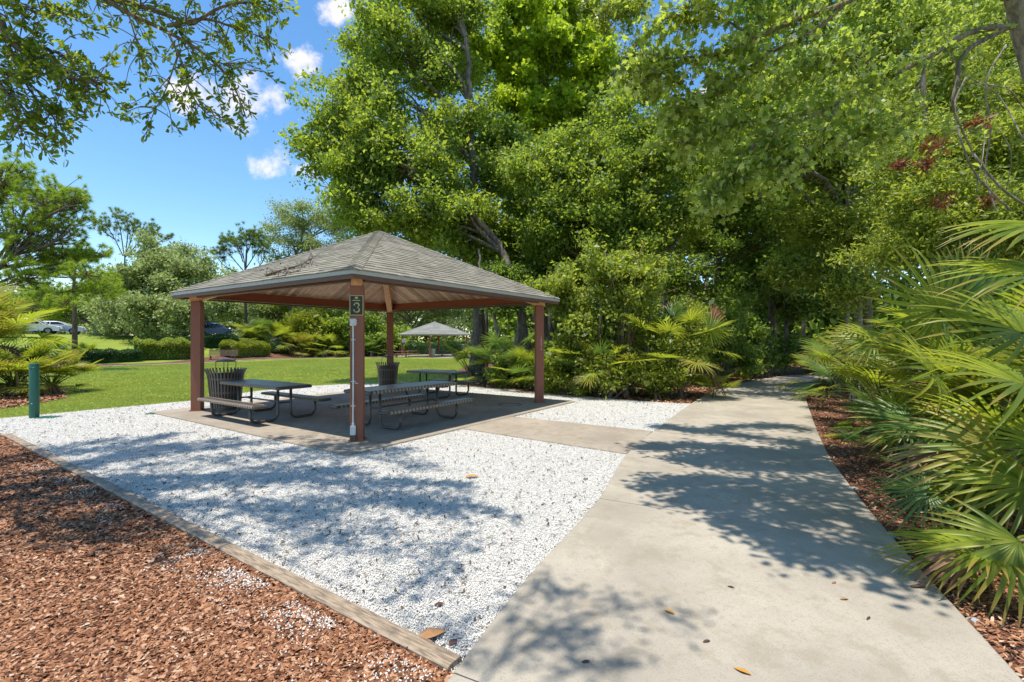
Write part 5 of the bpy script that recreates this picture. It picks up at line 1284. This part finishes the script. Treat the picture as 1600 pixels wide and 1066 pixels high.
# ---- pines
def pine(label, base, pts, r0, limbs, ntuft, seed, mt='needle', nl=.26, per=46, tuft_sig=.35, group='pines at the left'):
    """limbs: list of polylines (world) with a spread radius of tufts at their ends"""
    z0 = float(hgt(*base)); root = empty('pine_tree', (base[0], base[1], z0), label, 'pine tree', group); r = np.random.default_rng(seed)
    T = crom([(base[0], base[1], z0 - .2)] + list(pts), 5); tv, tf = tube(T, np.linspace(r0, r0 * .35, len(T)), 9); mesh('trunk', tv, tf, M['bark_pine'], root, smooth=True)
    VV = []; FF = []; n_ = 0; tufts = []; W_ = np.array([l[-1] for l in limbs]); 
    def put(P, rad, k=5):
        nonlocal n_; V, Fq = tube(P, rad, k); VV.append(V); FF.append(Fq + n_); n_ += len(V)
    tot_ = W_.sum() if W_.ndim == 1 else 1
    for l in limbs:
        P = crom(np.array(l[:-1], float), 5); rr_ = r0 * .35; put(P, np.linspace(rr_, rr_ * .35, len(P)))
        rad = l[-1]; n1 = max(3, int(ntuft * rad / tot_))
        for _ in range(n1):
            s_ = P[r.integers(len(P) // 3, len(P))]; d = r.normal(size=3) * np.array((1, 1, .6)); d /= np.linalg.norm(d); q = P[-1] * .6 + s_ * .4 + d * rad * 1.2 * r.random() ** .42 + np.array((0, 0, rad * .15))
            tufts.append(q)
            if r.random() < .6: put(crom([s_, (s_ + q) / 2 + r.normal(0, .1, 3) - np.array((0, 0, .1)), q], 3), np.linspace(rr_ * .3, .012, 7), 4)
    mesh('limbs', np.concatenate(VV), np.concatenate(FF), M['bark_pine'], root, smooth=True)
    C = np.array(tufts); P = np.repeat(C, per, 0); N = len(P); d = r.normal(size=(N, 3)); d[:, 2] += .5; d /= np.linalg.norm(d, axis=1)[:, None]
    a = r.normal(size=(N, 3)); b_ = np.cross(d, a); b_ /= np.linalg.norm(b_, axis=1)[:, None]; L_ = nl * r.uniform(.7, 1.15, N)[:, None]
    w_ = nl * .034
    V = np.stack((P + b_ * w_, P - b_ * w_, P + d * L_), 1).reshape(-1, 3); V[2::3, 2] -= nl * .08
    mesh('needles', V, np.arange(3 * N).reshape(-1, 3), M[mt], root); return root
Yp = 27
pb_ = W(-40, 560, Yp)
limbs = []
for (pts, rad) in ((((-20, 440), (20, 400), (60, 370)), 36), (((-20, 430), (30, 350), (40, 300)), 34), (((-30, 400), (0, 320), (10, 270)), 30), (((20, 400), (70, 340), (95, 300)), 30), (((20, 400), (80, 380), (115, 345)), 28),
                   (((0, 420), (50, 410), (110, 400)), 28), (((-20, 450), (60, 420), (135, 430)), 24), (((-20, 490), (40, 480), (110, 470)), 22), (((0, 420), (20, 380), (70, 320)), 30), (((-30, 380), (-10, 300), (40, 265)), 26),
                   (((60, 420), (100, 410), (150, 395)), 20), (((-20, 470), (20, 440), (50, 435)), 30), (((70, 340), (100, 325), (125, 312)), 18), (((60, 460), (120, 455), (165, 448)), 20), (((-30, 440), (-40, 400), (-20, 360)), 34)):
    limbs.append([W(x, y, Yp + random.uniform(-1.2, 1.2)) for x, y in pts] + [rad * Yp / F])
pine('big bright green pine filling the left photo edge above the palmettos', (pb_[0], pb_[1]), [W(-35, 480, Yp), W(-30, 400, Yp), W(-10, 300, Yp), W(5, 262, Yp)], .26, limbs, 1250, 801, nl=.27, per=100)
Yp = 36; limbs = []
for (pts, rad) in ((((116, 470), (90, 455), (60, 460)), 14), (((116, 450), (140, 430), (165, 440)), 16), (((116, 440), (100, 420), (90, 415)), 16), (((116, 460), (150, 455), (180, 460)), 14), (((117, 430), (120, 410), (125, 395)), 20)):
    limbs.append([W(x, y, Yp) for x, y in pts] + [rad * Yp / F])
pine('dark thin trunked pine on the bank in front of the white car', onground(116, Yp), [W(117, 500, Yp), W(115, 460, Yp), W(118, 410, Yp)], .20, limbs, 230, 802, nl=.34, per=80)
Yp = 60; limbs = []
for (pts, rad) in ((((192, 400), (180, 375), (165, 350)), 14), (((194, 400), (188, 360), (180, 335)), 13), (((196, 400), (200, 360), (198, 340)), 13), (((196, 402), (215, 380), (225, 352)), 12), (((200, 400), (225, 388), (240, 350)), 9), (((215, 395), (245, 380), (268, 368)), 6), (((196, 398), (205, 375), (212, 345)), 10), (((215, 394), (235, 372), (246, 362)), 8), (((180, 375), (160, 360), (152, 345)), 9)):
    limbs.append([W(x, y, Yp) for x, y in pts] + [rad * Yp / F])
pine('distant flat topped pine with bare forking limbs against the sky', onground(196, Yp), [W(196, 470, Yp), W(195, 430, Yp), W(195, 400, Yp)], .2, limbs, 260, 803, 'needle_far', .40, 70)
limbs = []; Yp = 58
for (pts, rad) in ((((383, 425), (380, 400), (368, 375)), 13), (((384, 425), (386, 390), (385, 362)), 13), (((384, 420), (400, 395), (408, 375)), 12), (((382, 425), (360, 400), (345, 385)), 10), (((384, 430), (410, 410), (412, 385)), 11), (((380, 430), (350, 415), (335, 392)), 7), (((384, 400), (395, 375), (398, 365)), 11), (((380, 410), (370, 385), (352, 372)), 11)):
    limbs.append([W(x, y, Yp) for x, y in pts] + [rad * Yp / F])
pine('distant rounded pine standing just left of the shelter roof slope', onground(384, Yp), [W(384, 480, Yp), W(383, 440, Yp), W(385, 390, Yp)], .2, limbs, 330, 804, 'needle_far', .40, 70)

# ------------------------------------------------------------------ overhanging near trees
def frames_dir(D, up, seed):
    r = np.random.default_rng(seed); t = D / (np.linalg.norm(D, axis=1)[:, None] + 1e-9)
    nrm = r.normal(size=D.shape); nrm[:, 2] += up; nrm -= t * (nrm * t).sum(1)[:, None]; nrm /= np.linalg.norm(nrm, axis=1)[:, None]
    return t, np.cross(nrm, t), nrm
def sprays(paths, nper, leaf_n, size, tm, seed, sig, up=.8, twr=.012, droop=.0, twlen=.5, start=.15, whorl=False):
    """branch polylines -> branch tubes with twiglets bearing leaves"""
    r = np.random.default_rng(seed); VV = []; FF = []; n_ = 0; PP = []; DD = []
    for P, r0, dens in paths:
        P = crom(P, 8); V, Fq = tube(P, np.linspace(r0, max(.004, r0 * .22), len(P)), 7); VV.append(V); FF.append(Fq + n_); n_ += len(V)
        L_ = np.linalg.norm(np.diff(P, axis=0), axis=1).sum(); nt = int(L_ * nper * dens)
        for _ in range(nt):
            f = start + (1 - start) * r.random() ** .8; i = min(len(P) - 2, int(f * (len(P) - 1))); s_ = P[i]; t = P[i + 1] - P[i]; t /= np.linalg.norm(t)
            d = r.normal(size=3) * np.array((1, 1, .7)) + t * .8 - np.array((0, 0, droop)); d /= np.linalg.norm(d); l_ = twlen * r.uniform(.4, 1.2) * (1.15 - .4 * f)
            q = s_ + d * l_; m = s_ + d * l_ * .5 + r.normal(0, .05 * l_, 3) + np.array((0, 0, .04)); tw = crom([s_, m, q], 3)
            V, Fq = tube(tw, np.linspace(twr, .003, len(tw)), 4); VV.append(V); FF.append(Fq + n_); n_ += len(V)
            k = r.integers(leaf_n // 2, leaf_n + 1); g_ = tw[np.clip((r.random(k) ** .6 * len(tw)).astype(int), 1, len(tw) - 1)]
            if whorl:
                nd = np.array([tw[-1], tw[int(len(tw) * .72)], tw[int(len(tw) * .5)]]); g_ = nd[r.choice(3, k, p=(.5, .3, .2))]; PP.append(g_ + r.normal(0, sig * .25, (k, 3))); DD.append(d * .7 + r.normal(0, .75, (k, 3)))
            else:
                PP.append(g_ + r.normal(0, sig, (k, 3))); DD.append(d * .5 + np.array((0, 0, -.35)) + r.normal(0, .7, (k, 3)))
    P = np.concatenate(PP); sz = size * r.uniform(.6, 1.2, len(P)); V, Fs = scatter(P, sz, tm[0], tm[1], frames_dir(np.concatenate(DD), up, seed + 1))
    return np.concatenate(VV), np.concatenate(FF), V, Fs
# oak reaching in from the upper left
root = empty('oak_tree', (-9.5, 3.2, 0), 'oak outside the left edge whose leafy branches hang into the upper left sky', 'tree', 'trees overhanging the view')
T = crom([(-9.5, 3.2, -.2), (-9.4, 3.3, 2.5), (-9.0, 3.5, 5), (-8.4, 3.6, 7)], 5); tv, tf = tube(T, np.linspace(.34, .2, len(T)), 12); mesh('trunk', tv, tf, M['bark'], root, smooth=True)
j = (-8.4, 3.6, 7)
br = []
def bp(L, r0, d): br.append(([p if len(p) == 3 and isinstance(p[0], float) else W(*p) for p in L], r0, d))
bp([j, (-7.2, 4.4, 6.9), (60, -60, 5.2), (150, -10, 5.2), (220, 10, 5.3), (300, 38, 5.4)], .075, .8)
bp([(150, -10, 5.2), (200, 20, 5.2), (262, 50, 5.3), (320, 85, 5.4), (362, 130, 5.5), (385, 185, 5.5)], .03, 1.1)
bp([(262, 50, 5.3), (285, 100, 5.3), (300, 150, 5.3), (330, 185, 5.4)], .014, 1.6)
bp([(262, 40, 5.3), (320, 30, 5.5), (370, 45, 5.6), (415, 60, 5.7)], .02, 2.2)
bp([(300, 38, 5.4), (350, 10, 5.5), (400, 5, 5.6), (430, 20, 5.6)], .02, 2.2)
bp([(280, 80, 5.3), (255, 150, 5.3), (235, 178, 5.3)], .008, 1.6)
bp([(320, 90, 5.4), (350, 100, 5.4), (400, 112, 5.5)], .01, 1.6)
bp([(200, 20, 5.2), (215, 70, 5.2), (222, 95, 5.2)], .008, 1.6)
bp([j, (-7.0, 4.6, 6.3), (-30, 0, 5.0), (10, 60, 5.0), (60, 95, 5.0), (110, 120, 5.0), (155, 132, 5.0)], .05, 1.8)
bp([j, (-7.4, 4.2, 6.0), (-60, 60, 4.8), (-10, 120, 4.8), (20, 160, 4.8), (35, 210, 4.8)], .03, 1.2)
bp([(10, 60, 5.0), (40, 130, 5.0), (70, 170, 5.0), (95, 195, 5.0)], .012, 2.4)
bp([(-30, 0, 5.0), (30, 10, 5.0), (70, 25, 5.0), (100, 20, 5.0)], .014, 2.6)
bp([(20, 60, 5.0), (60, 70, 5.0), (110, 95, 5.0)], .012, 2.4)
bp([j, (-6.6, 4.8, 7.4), (-4.8, 5.2, 6.9), (-3.0, 5.0, 6.9), (-1.5, 4.8, 6.8)], .07, 4.0)
bp([(-6.6, 4.8, 7.4), (-5.6, 5.9, 7.4), (-4.4, 6.4, 7.4), (-3.2, 6.9, 7.6)], .03, 4.5)
bp([(-7.0, 5.2, 7.8), (-6.6, 6.4, 7.7), (-5.8, 7.3, 7.9)], .03, 4.5)
bp([(-4.8, 5.2, 6.9), (-3.4, 4.3, 6.6), (-2.2, 4.4, 6.5), (-1.4, 4.1, 6.4)], .02, 3.5)
bp([j, (-8.2, 5.0, 7.6), (-8.2, 6.2, 7.8), (-7.9, 7.4, 8.2)], .03, 4.0)
bp([(-6.6, 4.8, 7.4), (-6.9, 5.8, 7.4), (-6.6, 6.9, 7.6)], .02, 4.0)
bp([(-5.8, 4.4, 6.6), (-5.2, 3.8, 6.2), (-4.6, 3.9, 6.1)], .014, 3.0)
bp([(-4.8, 5.2, 6.9), (-3.6, 6.2, 7.2), (-2.6, 6.6, 7.3)], .03, 4.2)
bp([j, (-7.0, 5.2, 7.8), (-6.2, 6.4, 8.3), (-5.0, 7.2, 8.6)], .06, 4.2)
bp([(-3.0, 5.0, 6.9), (-1.8, 4.2, 6.4), (-.8, 3.9, 6.2)], .02, 2.0)
bp([(-7.0, 4.6, 6.3), (-5.8, 4.4, 6.6), (-4.2, 4.2, 6.6), (-2.6, 3.9, 6.4)], .03, 4.2)
bp([(-6.6, 4.8, 7.4), (-5.4, 3.6, 7.0), (-3.8, 3.2, 6.8), (-2.2, 3.3, 6.6)], .03, 1.1)
bp([j, (-8.0, 5.5, 7.6), (-7.4, 6.8, 8.0), (-7.2, 7.8, 8.4)], .04, 4.2)
bv, bf, lv, lf = sprays(br, 13, 17, .085, OL, 901, .06, .3, .006, .25, .42, whorl=True)
def over0(px, py, zmin=5.6):
    gx_, gy_ = G(px, py); z = max(zmin, 2.3 + .78 * gy_); return (gx_ + TO_SUN.x / TO_SUN.z * z, gy_ + TO_SUN.y / TO_SUN.z * z, z)
b2 = []; HL = (-5.2, 4.6, 7.0); b2.append(([j, (-6.6, 4.2, 7.2), HL], .08, 0))
for L in (((430, 705), (560, 715), (690, 738)), ((480, 760), (600, 790), (720, 780)), ((540, 870), (640, 855), (715, 850)), ((600, 950), (660, 910), (700, 880)), ((60, 740), (180, 790), (330, 850)), ((0, 790), (120, 830), (220, 835)), ((300, 720), (420, 735), (540, 740)), ((380, 800), (480, 830), (600, 830)), ((20, 700), (160, 705), (300, 700)), ((440, 690), (520, 692), (580, 700))):
    P_ = [over0(*q) for q in L]; b2.append(([HL, P_[0]], .022, 0)); b2.append((P_, .016, 1.7))
v2, f2, l2, g2 = sprays(b2, 13, 20, .09, OL, 905, .07, .8, .006, .2, .5, start=0.)
mesh('limbs', v2, f2, M['twig'], root, smooth=True); mesh('foliage', l2, g2, M['leaf_nearoak'], root)
mesh('limbs', bv, bf, M['twig'], root, smooth=True); mesh('foliage', lv, lf, M['leaf_nearoak'], root)
# a branch passing above the viewer whose shade falls on the path bottom
root = empty('oak_tree', (-2.2, -2.4, 0), 'oak behind the viewer whose branch shades the bottom of the path', 'tree', 'trees overhanging the view')
T = crom([(-2.2, -2.4, -.2), (-2.1, -2.3, 3), (-1.8, -2.0, 5.6)], 5); tv, tf = tube(T, np.linspace(.28, .16, len(T)), 12); mesh('trunk', tv, tf, M['bark'], root, smooth=True)
br = [([(-1.8, -2.0, 5.6), (-1.4, -.6, 6.4), over0(740, 1120, 7.0), over0(790, 1040, 7.0)], .022, 0)]
for L in (((760, 1075), (800, 1010), (850, 960), (880, 930)), ((790, 1040), (870, 1000), (950, 965), (1010, 955), (1075, 985)), ((850, 1075), (930, 1050), (1000, 1040)), ((770, 1000), (830, 935), (850, 915)), ((740, 1060), (720, 1000), (735, 960)), ((880, 1000), (900, 1040), (960, 1070))):
    br.append(([over0(*q, 7.0) for q in L], .010, 1.6))
bv, bf, lv, lf = sprays(br, 9, 15, .085, OL, 911, .06, .9, .005, .1, .3, start=0.)
mesh('limbs', bv, bf, M['twig'], root, smooth=True); mesh('foliage', lv, lf, M['leaf_nearoak'], root)

# maple leaning in from the upper right
root = empty('maple_tree', (9.2, 7.3, 0), 'maple at the right edge whose long branches sweep over the path', 'tree', 'trees overhanging the view')
T = crom([(9.2, 7.3, -.2), (8.9, 7.3, 2.2), (8.3, 7.2, 4.4), W(1602, 60, 7.1), W(1585, 0, 7.0), W(1560, -90, 6.9)], 5); tv, tf = tube(T, np.linspace(.22, .08, len(T)), 12); mesh('trunk', tv, tf, M['bark_pale'], root, smooth=True)
br = []
bp([(1602, 40, 7.1), (1520, 50, 7.0), (1450, 90, 7.0), (1380, 125, 6.9), (1310, 160, 6.8), (1240, 195, 6.7), (1180, 225, 6.6)], .048, 2.3)
bp([(1602, 30, 7.1), (1510, 80, 7.0), (1495, 130, 6.9), (1490, 170, 6.9), (1520, 240, 6.9)], .04, .3)
bp([(1585, 0, 7.0), (1450, -50, 6.8), (1320, 5, 6.6), (1250, 30, 6.5), (1180, 60, 6.4), (1120, 85, 6.3), (1060, 90, 6.2), (1000, 95, 6.2)], .045, 1.7)
bp([(1320, 5, 6.6), (1270, 50, 6.6), (1200, 85, 6.5), (1140, 130, 6.4), (1090, 160, 6.3), (1040, 190, 6.3)], .035, 3.4)
bp([(1240, 195, 6.7), (1170, 190, 6.6), (1110, 205, 6.5), (1060, 225, 6.4)], .02, 4.2)
bp([(1180, 225, 6.6), (1150, 260, 6.5), (1120, 290, 6.5), (1105, 320, 6.5)], .018, 4.9)
bp([(1240, 195, 6.7), (1210, 230, 6.6), (1180, 270, 6.5), (1160, 285, 6.5)], .018, 4.6)
bp([(1310, 160, 6.8), (1290, 200, 6.6), (1250, 240, 6.6), (1220, 265, 6.5)], .018, 4.2)
bp([(1180, 60, 6.4), (1130, 30, 6.3), (1080, 20, 6.2), (1040, 30, 6.2)], .016, 4.2)
bp([(1380, 125, 6.9), (1340, 90, 6.7), (1290, 95, 6.6), (1240, 120, 6.5)], .016, 3.8)
bp([(1090, 160, 6.3), (1060, 130, 6.3), (1020, 130, 6.2), (980, 110, 6.2)], .012, 4.2)
bp([(1450, 90, 7.0), (1420, 170, 6.8), (1380, 200, 6.7), (1340, 215, 6.7)], .018, 3.4)
bp([(1585, 0, 7.0), (1520, -60, 6.6), (1400, -80, 6.2), (1290, -70, 5.8), (1200, -60, 5.6)], .04, 1.6)
bp([(1560, -90, 6.9), (1450, -160, 6.2), (1380, -220, 5.5), (1330, -260, 5.0)], .04, 1.8)
bp([(1450, -160, 6.2), (1340, -150, 5.8), (1250, -160, 5.5), (1180, -180, 5.3)], .025, 2.0)
bp([(1380, -220, 5.5), (1450, -320, 4.8), (1500, -400, 4.3)], .02, 2.0)
bp([(1400, -80, 6.2), (1330, -120, 5.6), (1230, -230, 5.1), (1180, -300, 4.7)], .02, 2.0)
bp([(1585, 0, 7.0), (1450, -20, 7.4), (1330, -60, 7.8), (1220, -40, 8.0)], .03, 1.8)
def over(px, py, zmin=5.6):
    """point of the canopy that shades the ground seen at a pixel"""
    gx_, gy_ = G(px, py); z = max(zmin, 2.3 + .78 * gy_); return (gx_ + TO_SUN.x / TO_SUN.z * z, gy_ + TO_SUN.y / TO_SUN.z * z, z)
vis_br = br; br = []
HB = (5.6, 6.0, 7.4); br.append(([W(1585, 0, 7.0), (6.6, 6.4, 7.3), HB], .09, 0))
HC = over(1420, 790); br.append(([HB, (4.8, 5.2, 7.0), HC], .06, 0)); 
for L in (((1330, 740), (1220, 715), (1110, 700), (1000, 702)), ((1340, 770), (1220, 765), (1100, 755), (1005, 765)), ((1380, 820), (1280, 815), (1170, 800), (1060, 790)), ((1410, 870), (1330, 865), (1240, 850), (1150, 820)),
          ((1450, 915), (1390, 895), (1310, 880), (1230, 870)), ((1300, 705), (1210, 690), (1110, 678), (1030, 668)), ((1270, 675), (1200, 668), (1120, 672)), ((1470, 900), (1420, 860), (1370, 830)), ((1360, 790), (1290, 785), (1180, 778), (1090, 775)), ((1290, 730), (1240, 735), (1180, 735), (1080, 728))):
    P_ = [over(*q) for q in L]; br.append(([HC, P_[0]], .03, 0)); br.append((P_, .022, 5.5))
bv, bf, lv, lf = sprays(br, 11, 18, .10, ML, 925, .08, .8, .006, .2, .45, start=0.)
mesh('limbs', bv, bf, M['twig'], root, smooth=True); mesh('foliage', lv, lf, M['leaf_maple'], root)
br = vis_br
bv, bf, lv, lf = sprays(br, 7.5, 15, .10, ML, 921, .06, .3, .006, .3, .5)
mesh('limbs', bv, bf, M['twig'], root, smooth=True); mesh('foliage', lv, lf, M['leaf_maple'], root)
# hanging dead vine and rusty leaf clumps
root = empty('vine_tangle', W(1540, 200, 8.2), 'tangle of bare grey vines and dead stems hanging at the upper right', 'vine')
b = MB(); r = np.random.default_rng(930)
for L, rr_ in ((((1572, 70), (1540, 130), (1548, 200), (1540, 270), (1556, 330)), .022), (((1510, 120), (1492, 165), (1505, 230), (1530, 280), (1580, 330)), .03), (((1530, 130), (1575, 140), (1600, 170)), .016), (((1480, 60), (1500, 110), (1560, 150), (1600, 220)), .02),
              (((1545, 160), (1540, 200), (1535, 250), (1525, 300)), .012), (((1560, 200), (1580, 240), (1572, 300)), .014), (((1500, 170), (1480, 200), (1470, 240)), .012), (((1520, 240), (1560, 290), (1600, 320)), .035)):
    b.tube(crom([W(x, y, 8.2 + r.normal(0, .15)) for x, y in L], 6), rr_ * .55, 6)
b.build('stems', M['bark_pale'], root, smooth=True)
for i, (px, py, rp2, Yv, lb) in enumerate(((1468, 316, 15, 8.8, 'largest clump of rust red dead leaves in the right hand foliage'), (1448, 258, 9, 8.8, 'small rusty dead leaf clump above the largest one'), (1408, 258, 8, 8.8, 'leftmost rusty dead leaf clump at upper right'), (1525, 195, 16, 8.0, 'rusty brown leaf clump hanging on the vine tangle'),
        (1455, 232, 18, 8.8, 'long drooping brown dead leaf clump below the maple branch'), (1545, 315, 11, 8.6, 'rusty leaf clump right of the largest one above the palmettos'))):
    c = W(px, py, Yv); root = empty('dead_leaf_clump', c, lb, 'dead leaves', 'rusty dead leaf clumps')
    V, Fs, C = foliage([(*c, rp2 * Yv / F * .8)], 150, .075, OL, 940 + i, per=6, sig=.05, gap=-3, shell=.1); mesh('dry_foliage', V, Fs, M['leaf_rust'], root)
    b = MB(); b.tube([(0, 0, .15), (0, 0, -.05), (.02, 0, -.15)], .006, 5); b.build('twig', M['twig'], root, local=True)
